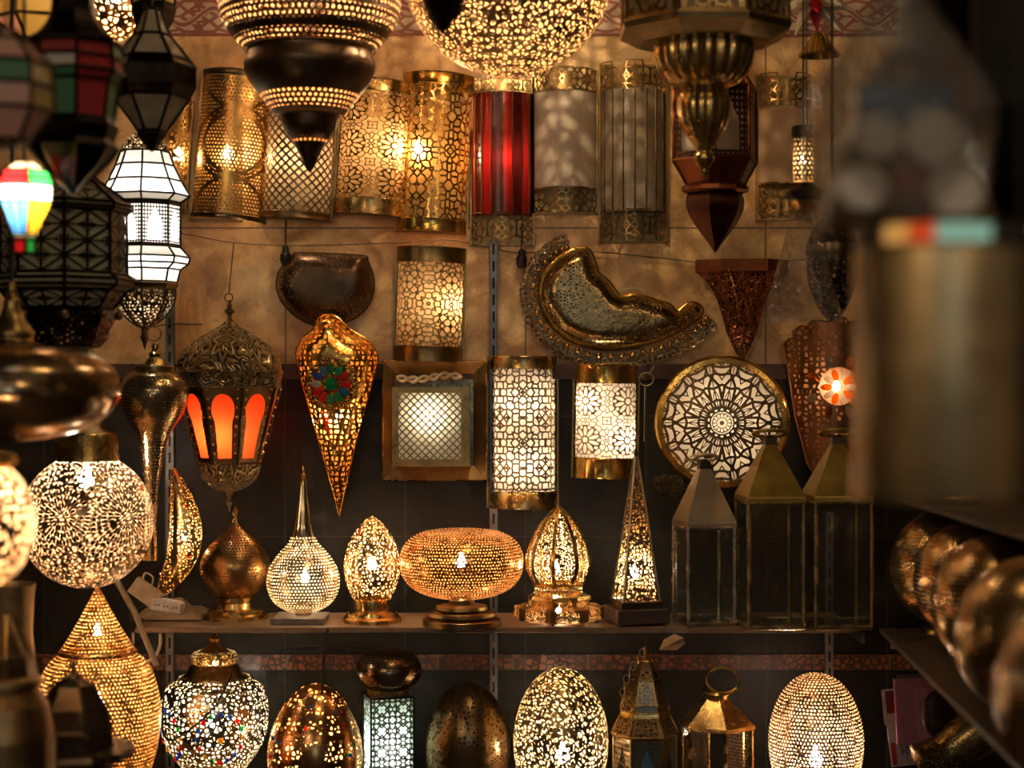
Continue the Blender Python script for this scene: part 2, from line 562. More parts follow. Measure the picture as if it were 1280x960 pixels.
def ring_pts(c, r, n=28, ax='y', sq=1.0, tilt=0):
    c = Vector(c); out = []
    for k in range(n):
        a = 2*PI*k/n
        if ax == 'y': p = Vector((r*math.cos(a), 0, r*sq*math.sin(a)))
        elif ax == 'x': p = Vector((0, r*math.cos(a), r*sq*math.sin(a)))
        else: p = Vector((r*math.cos(a), r*sq*math.sin(a), 0))
        if tilt: p = Matrix.Rotation(tilt, 3, 'X') @ p
        out.append(c+p)
    return out
def S1(name, mb, mat, label, cat, group=None, smooth=True, solid=0):
    """a thing that is a single mesh, origin at its base"""
    xs = [v[0] for v in mb.v]; ys = [v[1] for v in mb.v]; zs = [v[2] for v in mb.v]
    c = Vector(((min(xs)+max(xs))/2, (min(ys)+max(ys))/2, min(zs)))
    mb.v = [tuple(Vector(v)-c) for v in mb.v]
    o = mb.build(name, mat, None, smooth, solid); o.location = c
    o['label'] = label; o['category'] = cat
    if group: o['group'] = group
    return o
def ST(name, mb, mat, smooth=False):
    o = mb.build(name, mat, None, smooth); o['kind'] = 'structure'; return o
# ================================================================== SETTING
def zw(py): return CAMZ-(py-480)*3.5/K
def xw(px): return (px-640)*3.5/K
m = MT('beige_marble')
x, y, z = m.ob()
sx = (((x-xw(357))/.48).fr()-.5).ab().gt(.4965)
sz = (z-zw(285)).ab().lt(.0016)
n1 = m.noise(m.obs(), 3.6, 9, .66, 1.6); vn = m.noise(m.obs(), 6.5, 6, .6, 2.5); n2 = m.noise(m.obs(), 14, 6, .65, .4); n3 = m.noise(m.obs(), 55, 3)
base = m.ramp(n1, [(.30, (.36, .18, .05)), (.43, (.68, .40, .15)), (.53, (.93, .63, .27)), (.68, (.97, .76, .42))])
spots = ((n2-.50)*3.2).mx(0.0).mn(.55)+(n3.gt(.66))*.25
c = m.mixc(spots, base, (.36, .17, .07))
c = m.mixc((vn-.5).ab().lt(.012)*.35, c, (.42, .20, .09))
def stain(px, py, rx, ry):
    dx = (x-xw(px))/(rx*.0016); dz = (z-zw(py))/(ry*.0016)
    return (dx*dx+dz*dz+(n2-.5)*1.2).lt(1.0)
st = stain(269, 345, 15, 30).mx(stain(808, 356, 19, 20)).mx(stain(648, 340, 9, 12))
c = m.mixc(st*.45, c, (.42, .24, .12))
c = m.mixc(sx.mx(sz), c, (.22, .13, .08))
marble = m.end(m.pr(c, n2*.2+.28, 0, (sx.mx(sz)).inv()*1.0+n3*.1, .3, .002))

m = MT('dark_glazed_tile')
x, y, z = m.ob()
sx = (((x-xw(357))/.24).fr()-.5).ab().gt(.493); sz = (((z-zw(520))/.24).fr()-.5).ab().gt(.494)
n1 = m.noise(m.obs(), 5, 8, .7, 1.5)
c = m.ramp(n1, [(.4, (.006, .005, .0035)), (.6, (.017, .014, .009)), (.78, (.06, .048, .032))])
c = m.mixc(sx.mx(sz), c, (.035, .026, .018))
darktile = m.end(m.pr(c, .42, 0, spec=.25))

m = MT('scroll_border_tile')
x, y, z = m.ob()
u = x/.125; v = (z-zw(45))/.075
wv = ((u*2*PI).sin()*.22+.5-v.fr()).ab()
leaf = m.vor(m.comb((u.fr()-.5).ab(), (v.fr()-.5).ab(), 0.0), 4.5, dim='2D').gt(.16)
pat = leaf.mx(wv.lt(.09)*1.0)
edge = (v.fr()-.5).ab().gt(.44)
n1 = m.noise(m.obs(), 30, 4)
cream = m.ramp(n1, [(.3, (.50, .36, .24)), (.7, (.66, .50, .36))])
c = m.mixc(pat.mn(wv.gt(.05)), (.30, .09, .045), cream)
c = m.mixc(edge, c, (.26, .07, .035))
border = m.end(m.pr(c, .35, 0))
m = MT('rust_border_tile')
x, y, z = m.ob()
vv = m.vor(m.obs(), 70, rnd=.8).gt(.12)
n1 = m.noise(m.obs(), 9, 5)
c = m.mixc(vv, (.05, .02, .012), m.ramp(n1, [(.3, (.08, .025, .010)), (.7, (.30, .09, .03))]))
c = m.mixc(((x/.15).fr()).lt(.03), c, (.12, .09, .06))
rust = m.end(m.pr(c, .35, 0))

def slab(x0, x1, y0, y1, z0, z1):
    return MB().box(((x0+x1)/2, (y0+y1)/2, (z0+z1)/2), ((x1-x0)/2, (y1-y0)/2, (z1-z0)/2))
ST('wall_back', slab(-2.4, 2.4, 0, .12, 0, 3.1), marble)
ST('trim_1', slab(-2.4, 2.4, -.008, 0, zw(45), zw(-120)), border)
ST('trim_2', slab(-2.4, 2.4, -.022, 0, zw(474), zw(455)), plain('dark_wood_rail', (.075, .035, .018), .45, 0, .3))
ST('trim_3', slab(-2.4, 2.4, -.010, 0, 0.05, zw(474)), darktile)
ST('trim_4', slab(-2.4, 2.4, -.014, -.010, zw(836), zw(817)), rust)
dk = plain('smoke_dark_plaster', (.035, .026, .020), .7)
ST('wall_right', slab(1.12, 1.24, -2.35, 0, 0, 3.1), dk)
ST('wall_left', slab(-1.62, -1.5, -2.35, 0, 0, 3.1), dk)
ST('ceiling', slab(-1.62, 1.24, -2.35, .12, 3.1, 3.2), dk)
ST('floor', slab(-3, 3, -6, .12, -.1, 0), plain('worn_stone_floor', (.12, .09, .07), .5))

# hanging wire across the wall
def wire(pts, r=.0009): return MB().tube(crom([tuple(p) for p in pts], 6), r, 5)
blackp = plain('black_plastic', (.012, .011, .010), .4)
S1('hanging_wire', wire([P(a, b, 3.488) for a, b in ((150, 282), (228, 292), (290, 303), (357, 307), (430, 306), (500, 303), (560, 300), (612, 310), (652, 316), (700, 313), (760, 316), (830, 323), (890, 329), (975, 327), (1060, 318))]), plain('rusty_wire', (.10, .06, .035), .5, .6),
   'thin dark wire strung across the beige marble wall between the lamp rows', 'wire')
def plug(px, py, lab):
    t = T('dangling_socket', lab, 'socket', px, py, 3.475)
    mb = MB(); mb.tube([t.L(px, py-46, .008), t.L(px, py-14, .004)], .0013, 6); mb.build('cord', blackp, t.o)
    mb = MB(); mb.lathe(t.pf([(1, py-16), (4, py-13), (5, py-6), (7, py-4), (7, py+4), (5, py+9), (0, py+10)]), seg=14); mb.build('socket_body', blackp, t.o)
plug(357, 322, 'small black bulb socket on cord left of the dark half-bowl lamp'); plug(652, 326, 'small black bulb socket on cord left of the slipper-shaped lamp')

# slotted shelf standards
steel = metal('galvanised_steel', (.26, .25, .23), .4, 80, .2, .4)
slotd = plain('slot_shadow', (.01, .01, .01), .8)
def standard(px, y0, y1, lab):
    t = T('slotted_upright', lab, 'shelf upright', px, y1, 3.485)
    w = 4.5*t.s; mb = MB(); h = (y1-y0)
    for sx2 in (-1, 1):
        mb.box((sx2*w*.72, -.006, h*t.s/2), (w*.28, .002, h*t.s/2))
        mb.box((sx2*w, 0, h*t.s/2), (.0008, .008, h*t.s/2))
    mb.box((0, -.006, h*t.s/2), (w*.9, .0018, h*t.s/2))
    mb.build('channel', steel, t.o, smooth=False)
    mb = MB(); q = y0+6
    while q < y1-10:
        mb.box((0, -.0083, (y1-q-6)*t.s), (w*.30, .0008, 6.5*t.s)); q += 21
    mb.build('slots', slotd, t.o, smooth=False)
G = 'slotted steel uprights carrying the shelf'
standard(213, 350, 1010, 'slotted steel upright behind the small hanging vase lamp, left end of shelf')
standard(617, 300, 1010, 'slotted steel upright in the middle of the wall, above the tall lit cylinder sconce')
standard(1036, 640, 1010, 'slotted steel upright under the right end of the shelf above the dotted egg lamp')

# shelf
woodsh = plain('worn_shelf_board', (.30, .20, .115), .55, 0, .4, 30)
t = T('wall_shelf', 'long thin wooden shelf board carrying the row of small table lamps', 'shelf', 620, 787, 3.27)
xl, xr = P(176, 787, 3.2).x, P(1060, 787, 3.2).x
zt = CAMZ-.4375
# top at z=zt; front at y=-.34
t.o.location = (0, -.25, zt-.02)
MB().box(((xl+xr)/2, 0, .0145), ((xr-xl)/2, .10, .0055), bev=.002).build('board', woodsh, t.o)
for px in (213, 617, 1036):
    mb = MB(); xx = (px-640)*.0016
    mb.box((xx, .07, -.001), (.0025, .165, .010)); mb.build('bracket', steel, t.o, smooth=False)
t = T('wall_shelf', 'lower shelf board under the bottom row of lamps', 'shelf', 620, 1010, 3.2)
zl = CAMZ-.77
t.o.location = (0, -.2, zl-.02)
MB().box((0, .0, .010), (1.02, .195, .0098), bev=.002).build('board', woodsh, t.o)

# side shelves, right
def side_board(name, p0, p1, w, zt2, lab, th=.008):
    a = Vector((p0[0], p0[1], 0)); b = Vector((p1[0], p1[1], 0)); dr = (b-a).normalized(); nr = Vector((-dr.y, dr.x, 0))
    if nr.x < 0: nr = -nr
    mb = MB(); vs = []
    for q in (a, b):
        for e in (0, w):
            for z2 in (zt2-th, zt2): vs.append(q+nr*e+Vector((0, 0, z2)))
    mb.add(vs, [(0, 2, 3, 1), (4, 5, 7, 6), (0, 1, 5, 4), (2, 6, 7, 3), (0, 4, 6, 2), (1, 3, 7, 5)])
    return S1(name, mb, plain('dark_side_board', (.055, .036, .022), .6), lab, 'shelf', smooth=False)
side_board('side_shelf', (.655, -.38), (.565, -1.7), .35, CAMZ-.435, 'wooden side shelf running toward the viewer under the row of brass globes')
side_board('side_shelf', (.675, -.36), (.67, -1.7), .35, CAMZ-.198, 'upper side shelf running toward the viewer above the row of brass globes')

# ================================================================== CAMERA, WORLD, LIGHT
cam = bpy.data.cameras.new('camera'); co = bpy.data.objects.new('camera', cam); COL.objects.link(co)
co.location = (0, CAMY, CAMZ); co.rotation_euler = (PI/2, 0, 0)
cam.sensor_width = 36; cam.lens = K/1280*36; cam.clip_start = .05
cam.dof.use_dof = True; cam.dof.focus_distance = 3.33; cam.dof.aperture_fstop = 2.6
SC.camera = co
SC.view_settings.view_transform = 'Standard'; SC.view_settings.look = 'None'; SC.view_settings.gamma = 1; SC.view_settings.exposure = 0
SC.view_settings.use_curve_mapping = False
try:
    SC.cycles.transparent_max_bounces = 24; SC.cycles.sample_clamp_indirect = 4; SC.cycles.max_bounces = 8
except Exception: pass
w = bpy.data.worlds.new('souk'); SC.world = w; w.use_nodes = True; nt = w.node_tree; nt.nodes.clear()
tc = nt.nodes.new('ShaderNodeTexCoord'); 
def wn(sc, det=2):
    n = nt.nodes.new('ShaderNodeTexNoise'); n.inputs['Scale'].default_value = sc; n.inputs['Detail'].default_value = det
    nt.links.new(tc.outputs['Generated'], n.inputs['Vector']); return n.outputs[0]
r1 = nt.nodes.new('ShaderNodeValToRGB'); nt.links.new(wn(5.0), r1.inputs[0])
e = r1.color_ramp.elements; e[0].position = .50; e[0].color = (.010, .006, .004, 1); e[1].position = .68; e[1].color = (1.1, .62, .26, 1)
r2 = nt.nodes.new('ShaderNodeValToRGB'); nt.links.new(wn(3.1, 1), r2.inputs[0])
e = r2.color_ramp.elements; e[0].position = .60; e[0].color = (0, 0, 0, 1); e[1].position = .66; e[1].color = (.55, .68, .80, 1)
mx = nt.nodes.new('ShaderNodeMix'); mx.data_type = 'RGBA'; mx.blend_type = 'ADD'; mx.inputs[0].default_value = 1
nt.links.new(r1.outputs[0], mx.inputs[6]); nt.links.new(r2.outputs[0], mx.inputs[7])
bg = nt.nodes.new('ShaderNodeBackground'); nt.links.new(mx.outputs[2], bg.inputs[0]); bg.inputs[1].default_value = WORLD
wo = nt.nodes.new('ShaderNodeOutputWorld'); nt.links.new(bg.outputs[0], wo.inputs[0])
def area(name, loc, tgt, size, W, col):
    l = bpy.data.lights.new(name, 'AREA'); l.energy = W; l.color = col; l.size = size
    o = bpy.data.objects.new(name, l); COL.objects.link(o); o.location = loc
    o.rotation_euler = (Vector(tgt)-Vector(loc)).to_track_quat('-Z', 'Y').to_euler(); return o
area('alley_daylight', (-1.2, -5.2, 2.9), (0, 0, 1.4), .7, 3, (.72, .86, 1.0))
area('warm_fill', (.2, -1.5, 3.0), (0.1, 0, 1.7), .35, 3.4, (1, .66, .32))  # unseen warm light, added to brighten the marble wall
area('cool_front_fill', (.35, -6.0, 1.75), (.1, 0, 1.5), .55, 3.6, (.62, .82, 1.0))  # unseen cool light behind the camera, added for bluish streaks on brass
area('warm_side_fill', (-1.1, -3.9, 2.35), (.1, -1.0, 1.5), .3, 5, (1, .68, .36))  # added fill: gold on the foreground cylinder's left, lifts the dark lanterns
area('warm_fill', (1.0, -4.6, 2.7), (0, 0, 1.3), .4, 5, (1, .66, .36))  # added warm fill behind the camera, brightens lantern roofs and frames
# ================================================================== TOP HANGING PENDANTS
WARM = (1, .62, .28); WW = (1, .73, .42)
brass = metal('polished_brass', BR, .26); brassd = metal('aged_brass', BR_D, .35); silver = metal('silvered_brass', SIL, .3)
bronze = metal('dark_bronze', BRZ, .34); iron = metal('black_iron', BLK, .38, 100, .5, .4); copper = metal('rust_copper', COP, .4)
gold = metal('bright_gold_brass', GOLD, .2)
cordm = plain('black_cord', (.015, .012, .010), .6)
def hang(t, py_from, dx=0, r=.0022, top=-330):
    top = 480-(3.1-CAMZ)/t.s
    mb = MB(); mb.tube([t.L(t.px+dx, py_from), t.L(t.px+dx, top)], r, 8); mb.build('cord', cordm, t.o)

# big stacked dark pendant
t = T('pendant_lamp', 'large dark stacked pierced metal pendant ending in a long point, top of picture', 'pendant lamp', 387, 215, 2.9)
def zz(*a): return [((t.py-b)*t.s, (t.py-a_)*t.s) for a_, b in a]
mt = pierced('pierced_dark_pendant', (.15, .10, .06), lambda m: h_dots(m, .31), .42, zones=zz((-110, 41), (50, 60), (119, 138), (173, 178)), inner=(.8, .55, .3))
t.cell('shade', [(60, -110), (95, -60), (108, -30), (114, 0), (111, 20), (104, 36), (92, 52), (80, 62)], mt, 7.8, smooth=True)
t.cell('neck_bulb', [(79, 62), (78, 68), (80, 74), (82, 82), (80, 92), (72, 107), (60, 122), (48, 138), (40, 144)], mt, 7.2, smooth=True)
t.cell('lower_bulb', [(36, 144), (35, 152), (33, 160), (27, 170), (20, 178), (12, 195), (5, 210), (.5, 215)], mt, 6.5, smooth=True)
for py, r in ((20, 111.5), (33, 106), (63, 81), (144, 38)):
    mb = MB(); mb.tube(ring_pts(t.L(387, py), r*t.s, 64, 'z'), .0022, 6, True); mb.build('rim', bronze, t.o)
t.bulb(387, -20, 5, WARM, r=.016); hang(t, -110)

# big lit globe
t = T('globe_pendant', 'big lit brass globe pendant with lacy cut-outs, cropped at the top', 'pendant lamp', 635, 95, 2.95)
mt = pierced('pierced_lace_globe', (.50, .32, .14), lambda m: h_lace(m, 84, .115), .38, inner=(.36, .21, .08))
R = 131
t.lathe('shade', [(R*math.cos(a), -36-R*math.sin(a)) for a in [(-PI/2+PI*i/40) for i in range(0, 37)]], mt, seg=96)
t.bulb(650, -55, 32, WW, r=.02, st=60); t.bulb(610, -80, 5, WARM, r=.016)
t.lathe('collar', [(42, -172), (46, -160), (46, -150)], brassd); hang(t, -170)
# black finial in front of the globe
t = T('hanging_lantern', 'blurred black lantern tip hanging in front of the big lit globe', 'lantern', 553, 45, 2.2)
t.lathe('body', [(0, 45), (7, 38), (20, 20), (26, 0), (26, -30), (10, -60)], iron, seg=8, sh=False); hang(t, -55)

# octagonal brass lantern with ribbed bowl
t = T('hanging_lantern', 'large octagonal brass lantern with ribbed bowl and vase-shaped drop, top right', 'lantern', 880, 222, 2.8)
ph = -PI/2-PI/8
mt = pierced('pierced_octagon_panels', BR_D, lambda m: h_fold(m, 7, .11), .3)
facets(t, 'panel', [(106, -90), (106, 34)], 8, ph, mt)
facets(t, 'lining', [(103, -90), (103, 33)], 8, ph, milk('amber_lining', (.40, .30, .16), .5))
frame(t, [(107, -90), (107, 34)], 8, ph, .004, brassd)
t.lathe('flange', [(108, 30), (112, 36), (110, 43), (84, 56), (60, 58)], brassd, seg=8, phase=ph, sh=False)
t.lathe('ribbed_bowl', [(50, 34), (56, 42), (58, 55), (59, 70), (54, 88), (42, 103), (26, 111)], brass, seg=160, rib=(20, .07), smooth=True)
t.lathe('vase', [(24, 108), (26, 114), (31, 124), (32, 136), (28, 156), (18, 174), (10, 186), (9, 192)], brass, seg=120, rib=(14, .06), smooth=True)
t.lathe('finial', [(9, 190), (13, 196), (12, 202), (6, 210), (5, 216), (.5, 222)], brass, seg=24, smooth=True)
for py, r in ((45, 57), (108, 27)):
    mb = MB(); mb.tube(ring_pts(t.L(880, py), r*t.s, 48, 'z'), .004, 6, True); mb.build('rim', brass, t.o)
hang(t, -90)

# dark hexagonal lantern with opal and red panes
t = T('hanging_lantern', 'dark rust hexagonal lantern with opal and red panes and pointed bulb base', 'lantern', 894, 316, 3.15)
ph = -PI/2-PI/6+.22
mt = pierced('rust_filigree', (.12, .05, .03), lambda m: h_arch(m, 9), .4)
rg = [(34, 84), (54, 112), (55, 202), (37, 232)]
facets(t, 'panel', [(54, 112), (55, 202)], 6, ph, mt)
opal = milk('opal_glass', (.70, .64, .50), .5)
facets(t, 'pane', [(52, 113), (53, 202)], 6, ph, opal, sel=[(0, k) for k in range(6) if k != 2])
facets(t, 'pane', [(52, 113), (53, 202)], 6, ph, milk('red_glass', (.5, .02, .015), .6), sel=[(0, 2)])
facets(t, 'roof', [(34, 84), (54, 112)], 6, ph, copper); 
for k in (1, 3): facets(t, 'lower_panel', [(54, 202), (37, 232)], 6, ph, opal, sel=[(0, k)])
for k in (0, 2, 4, 5): facets(t, 'lower_plate', [(54.5, 202), (37, 232)], 6, ph, copper, sel=[(0, k)])
frame(t, rg, 6, ph, .0028, copper)
t.lathe('collar', [(36, 230), (42, 234), (42, 239), (36, 242)], copper, seg=12, sh=False)
t.lathe('bulb_base', [(35, 241), (38, 248), (38, 258), (33, 272), (22, 288), (10, 303), (.5, 316)], metal('rust_copper_dark', (.12, .045, .025), .35), seg=6, phase=ph, sh=False, smooth=True)
hang(t, 84)

# white and red star
t = T('star_lantern', 'white and red glass star lantern with a brass funnel cap, top right', 'star lantern', 1020, 70, 3.05)
c = t.L(1016, -6)
wg = milk('star_white', (.9, .84, .68), .4); rgm = milk('star_red', (.6, .02, .02), .4)
dirs = []
for i in range(12):
    a = 2*PI*i/12+.1; dirs.append(Vector((math.cos(a), -.15, math.sin(a))))
for i in range(7):
    a = 2*PI*i/7+.2; dirs.append(Vector((math.cos(a)*.6, -.8, math.sin(a)*.6)))
dirs.append(Vector((0, -1, 0)))
for i, dv in enumerate(dirs):
    dv.normalize(); q = dv.to_track_quat('Z', 'Y').to_matrix()
    mb = MB(); L = 60*t.s*(1 if i % 2 == 0 else .86); bw = 13*t.s
    base = [c+dv*bw*1.2+q@Vector((bw*x2, bw*y2, 0)) for x2, y2 in ((1, 0), (0, 1), (-1, 0), (0, -1))]
    mb.add(base+[c+dv*L], [(0, 1, 4), (1, 2, 4), (2, 3, 4), (3, 0, 4)])
    mb.build('spike', rgm if i in (9, 14, 17) else wg, t.o, smooth=False)
mb = MB(); mb.ball(c, 16*t.s, 12, 8); mb.build('core', brassd, t.o)
t.lathe('cap', [(8, 42), (12, 48), (16, 56), (24, 66), (26, 70)], gold, seg=24, cx=1024)
hang(t, -20)

# ================================================================== UPPER ROW OF HALF-CYLINDER SCONCES
def sconce(px0, px1, py0, py1, lab, bodymat, capmat, c0=14, c1=14, roll=0, yaw=0, liner=None, W=0, group=None, bpy_=None, bdx=0, rods=None, nu=2, nv=3, cell=None, name='wall_sconce', A=math.radians(78), col=WARM):
    d = 3.44; cx = (px0+px1)/2
    t = T(name, lab, 'wall lamp', cx, py1, d, roll=roll, yaw=yaw, group=group)
    w = (px1-px0)/2; R = w/math.sin(A); back = R*math.cos(A)*t.s
    t.o.location.y = -.004
    cyo = back
    kw = dict(seg=40, a0=-A, a1=A, phase=-PI/2, cy=cyo)
    def arc(nm, r, ya, yb, mat, **k2):
        q = dict(kw); q.update(k2)
        return t.lathe(nm, [(r, ya), (r, yb)], mat, **q)
    if rods is None:
        if cell: arc('body', R, py0+c0-2, py1-c1+2, bodymat, mode='cell', pitch=cell*t.s)
        else: arc('body', R, py0+c0-2, py1-c1+2, bodymat, nu=nu, nv=nv)
    for nm, a, b, cc in (('top_band', py0, py0+c0, c0), ('bottom_band', py1-c1, py1, c1)):
        if cc:
            mb = MB(); mb.lathe(t.pf([(R+1, a), (R+1.6, a+1), (R+1.2, a+3), (R+1.2, b-2), (R+1.6, b), (R+.6, b)]), seg=40, a0=-A, a1=A, c=(0, cyo, 0), mode='tile', nu=max(1, round((px1-px0)*1.3/cc)), nv=1)
            mb.build(nm, capmat, t.o)
    mb = MB()                                   # back plate and side flanges
    h = (py1-py0)*t.s
    mb.box((0, .002, h/2), (w*t.s, .002, h/2))
    for sx2 in (-1, 1): mb.box((sx2*w*t.s, -.002, h/2), (.0018, .007, h/2))
    mb.build('back_plate', brassd, t.o, smooth=False)
    if liner: arc('liner', R-2.5, py0+2, py1-2, liner)
    if W: t.bulb(cx+bdx, bpy_ or (py0+py1)/2, W, col, dy=-R*t.s*(.15 if liner else .35), r=.009)
    if rods:
        ms, rodm, n = rods
        for i in range(n):
            a = -A+2*A*i/n; b = -A+2*A*(i+1)/n
            mb = MB(); mb.lathe(t.pf([(R-1, py0+c0-3), (R-1, py1-c1+3)]), seg=6, a0=a+.01, a1=b-.01, c=(0, cyo, 0)); mb.build('glass_strip', ms[i % len(ms)], t.o)
        for i in range(n+1):
            a = -PI/2-A+2*A*i/n
            x2 = R*t.s*math.cos(a); y2 = cyo+R*t.s*math.sin(a)
            mb = MB(); mb.tube([(x2, y2, (c1-2)*t.s), (x2, y2, (py1-py0-c0+2)*t.s)], .0017, 6); mb.build('rod', rodm, t.o)
    return t
def circ_fn(m):
    d = h_dots(m, .34)
    x, y, z = m.ob(); s = 3.44/K
    for (cx, cy, r) in ((0, .5, 38), (-16, .5, 30), (16, .5, 30), (0, 0.0, 44), (0, 1.0, 44), (0, .5, 47)):
        xx = x-cx*s; z0 = z-(8+cy*174)*s
        if r == 30: q = ((xx*xx*3.2+z0*z0).sqrt()-38*s).ab().gt(1.6*s)
        else: q = ((xx*xx+z0*z0).sqrt()-r*s).ab().gt(2.1*s)
        d = d.mn(q)
    return d
BRG = (.62, .38, .11)
sconce(232, 327, 85, 273, 'tilted brass wall sconce with dotted interlaced circles, lit from inside', pierced('pierced_circle_dots', BRG, circ_fn, .3), bronze, 8, 6, 5, 8, cell=4.6, W=1.8, bpy_=190, bdx=-8)
sconce(196, 226, 120, 262, 'narrow brass sconce partly hidden behind the white lit lantern', pierced('pierced_lace_a', BRG, lambda m: h_lace(m, 95, .1), .3), brass, 6, 6, 4, W=.5)
sconce(319, 411, 128, 271, 'wall sconce of diamond lattice behind the point of the dark pendant', pierced('pierced_diamond', (.32, .24, .13), lambda m: h_diamond(m, .33), .35), brassd, 6, 8, 3, nu=11, nv=12, liner=milk('tan_parchment', (.62, .45, .26), .6), W=.35)
flow = lambda m: h_flower(m)
sconce(413, 503, 96, 266, 'brass wall sconce with cut-out flowers and plain bands, third in upper row', pierced('pierced_flower_dim', BRG, flow, .25), brass, 16, 20, 4, nu=2, nv=3, liner=milk('amber_parchment', (.80, .52, .22), .65), W=.45, bdx=25)
sconce(493, 582, 88, 288, 'brightest brass wall sconce with leafy cut-outs, tilted in the upper row', pierced('pierced_leaf_bright', (.85, .55, .17), lambda m: h_fold(m, 9.0, .13), .2, inner=(1, .70, .28)), gold, 14, 16, 3, nu=1.5, nv=2, W=4.5, bpy_=185, bdx=-22)
bandm = pierced('pierced_band', BR_D, lambda m: h_fold(m, 4.5, .12), .3)
bandd = pierced('pierced_band_diamond', (.45, .27, .10), lambda m: h_fold(m, 4.5, .10, .2), .3)
redg = milk('ruby_glass', (.34, .008, .006), .3, .2); redd = milk('dark_ruby_glass', (.09, .005, .005), .3, .25)
sconce(588, 667, 92, 304, 'wall sconce of ruby red glass strips between brass rods, pierced bands', None, bandd, 24, 40, 0, rods=((redg, redd), brassd, 8), W=.016)
parch = milk('cream_parchment', (.92, .80, .66), .35, .6, mottle=.1)
sconce(667, 748, 82, 264, 'wall sconce with plain cream parchment and dark pierced bands', parch, bandm, 30, 32, 0, group=None)
grg = milk('grey_white_glass', (.46, .40, .30), .3, .3, mottle=.25)
sconce(751, 836, 74, 300, 'wall sconce of greyish white glass strips between brass rods', None, bandd, 38, 40, 0, rods=((grg,), brassd, 8))
sconce(951, 1019, 88, 272, 'wall sconce with tan parchment and brass pierced bands, right of the red-paned lantern', milk('tan_parchment2', (.66, .46, .28), .35, .6, mottle=.1), bandd, 44, 46, 0)
# wall cylinders lower down
ara = lambda m: h_fold(m, 8, .13)
sconce(489, 577, 307, 452, 'unlit brass wall sconce with arabesque cut-outs above the square framed lamp', pierced('pierced_arabesque_dim', (.50, .33, .12), ara, .3), brassd, 20, 20, 2, nu=2, nv=2, liner=milk('amber_parchment', (.80, .52, .22), .65), W=.05, bdx=20)
cream = milk('lit_parchment', (.92, .80, .60), .7, .6)
KT = sconce(609, 698, 445, 637, 'tall lit wall sconce with arabesque cut-outs over white parchment', pierced('pierced_arabesque_lit', (.42, .28, .12), lambda m: h_fold(m, 8, .14, .1), .3), brass, 16, 22, 0, nu=2, nv=2.5, liner=cream, W=.36, bpy_=585)
KT.bulb(652, 505, .28, WARM, dy=-.012, r=.008)
KT = sconce(716, 799, 455, 599, 'short lit wall sconce with flower cut-outs and wide plain brass bands', pierced('pierced_flower_lit', (.50, .34, .14), flow, .3), gold, 24, 26, 1, nu=2, nv=2, liner=cream, W=.24, bpy_=552, bdx=14)
KT.bulb(742, 505, .2, WARM, dy=-.012, r=.007)

# ================================================================== OTHER WALL LAMPS
def outl(t, pts, k=4, close=True):
    return [((a-t.px)*t.s, (t.py-b)*t.s) for a, b in (crom(pts, k, True) if k > 1 else pts)]
# dark half bowl
t = T('half_bowl_sconce', 'dark pierced half-bowl wall lamp with flat top above the jewelled cone', 'wall lamp', 407, 408, 3.49)
ol = [((a-t.px)*t.s, (t.py-b)*t.s) for a, b in [(366, 319), (376, 316), (452, 319), (460, 326), (467, 345), (467, 366), (458, 386), (440, 400), (418, 407), (396, 407), (372, 397), (354, 380), (346, 362), (346, 348), (352, 334)]]
ol = [p for p in crom(ol, 3, True)]
mt = pierced('pierced_dark_bowl', (.17, .11, .06), lambda m: h_lace(m, 150, .15).mn(m.noise(m.obs(), 14, 2).gt(.47)), .35)
mb = MB(); mb.inflate(ol, .048, .05, 6*t.s); mb.build('bowl', mt, t.o)
mb = MB(); mb.tube([(a, -.001, b) for a, b in ol], .0016, 6, True); mb.build('rim', bronze, t.o)
# crescent slipper lamp
t = T('slipper_sconce', 'golden slipper-shaped wall lamp with beaded and looped metal fringe', 'wall lamp', 765, 445, 3.48)
sp = [(726, 311), (736, 313), (742, 325), (748, 342), (760, 352), (771, 367), (780, 371), (795, 369), (819, 376), (836, 381), (846, 390), (856, 382), (866, 379), (875, 383), (877, 391), (866, 402), (846, 414), (819, 426), (784, 433), (743, 433), (709, 422), (687, 402), (675, 374), (678, 346), (696, 325), (711, 315)]
ol = outl(t, sp, 3)
mt = pierced('pierced_slipper', (.42, .29, .12), lambda m: h_lace(m, 130, .14).mn(m.noise(m.obs(), 11, 2).gt(.47)), .24, bs=1.0, bsc=70)
mb = MB(); mb.inflate(ol, .042, .03, 5*t.s); mb.build('shell', mt, t.o)
mb = MB(); mb.tube([(a, -.006, b) for a, b in ol], .0045, 8, True); mb.build('rim', gold, t.o)
lo = [(712, 314), (695, 322), (676, 344), (672, 374), (684, 404), (706, 425), (742, 438), (784, 438), (820, 431), (848, 418), (868, 405), (880, 393)]
lp = crom(lo, 12)
def off(path, o):
    out = []
    for i in range(len(path)):
        a = Vector(path[max(0, i-1)]); b = Vector(path[min(len(path)-1, i+1)]); dd = (b-a).normalized()
        out.append((path[i][0]-dd.y*o*1.0, path[i][1]+dd.x*o))
    return out
o1 = off(lp, 7)
if (Vector(o1[60])-Vector((770, 380))).length < (Vector(lp[60])-Vector((770, 380))).length:
    sgn = -1
else: sgn = 1
b1 = off(lp, 5*sgn); b2 = off(lp, 11*sgn); b3 = off(lp, 18*sgn)
for i in range(2, len(b1)-1, 4):
    mb = MB(); mb.ball(t.L(b1[i][0], b1[i][1], -.011), .0058, 10, 6); mb.build('bead', gold, t.o)
mb = MB()
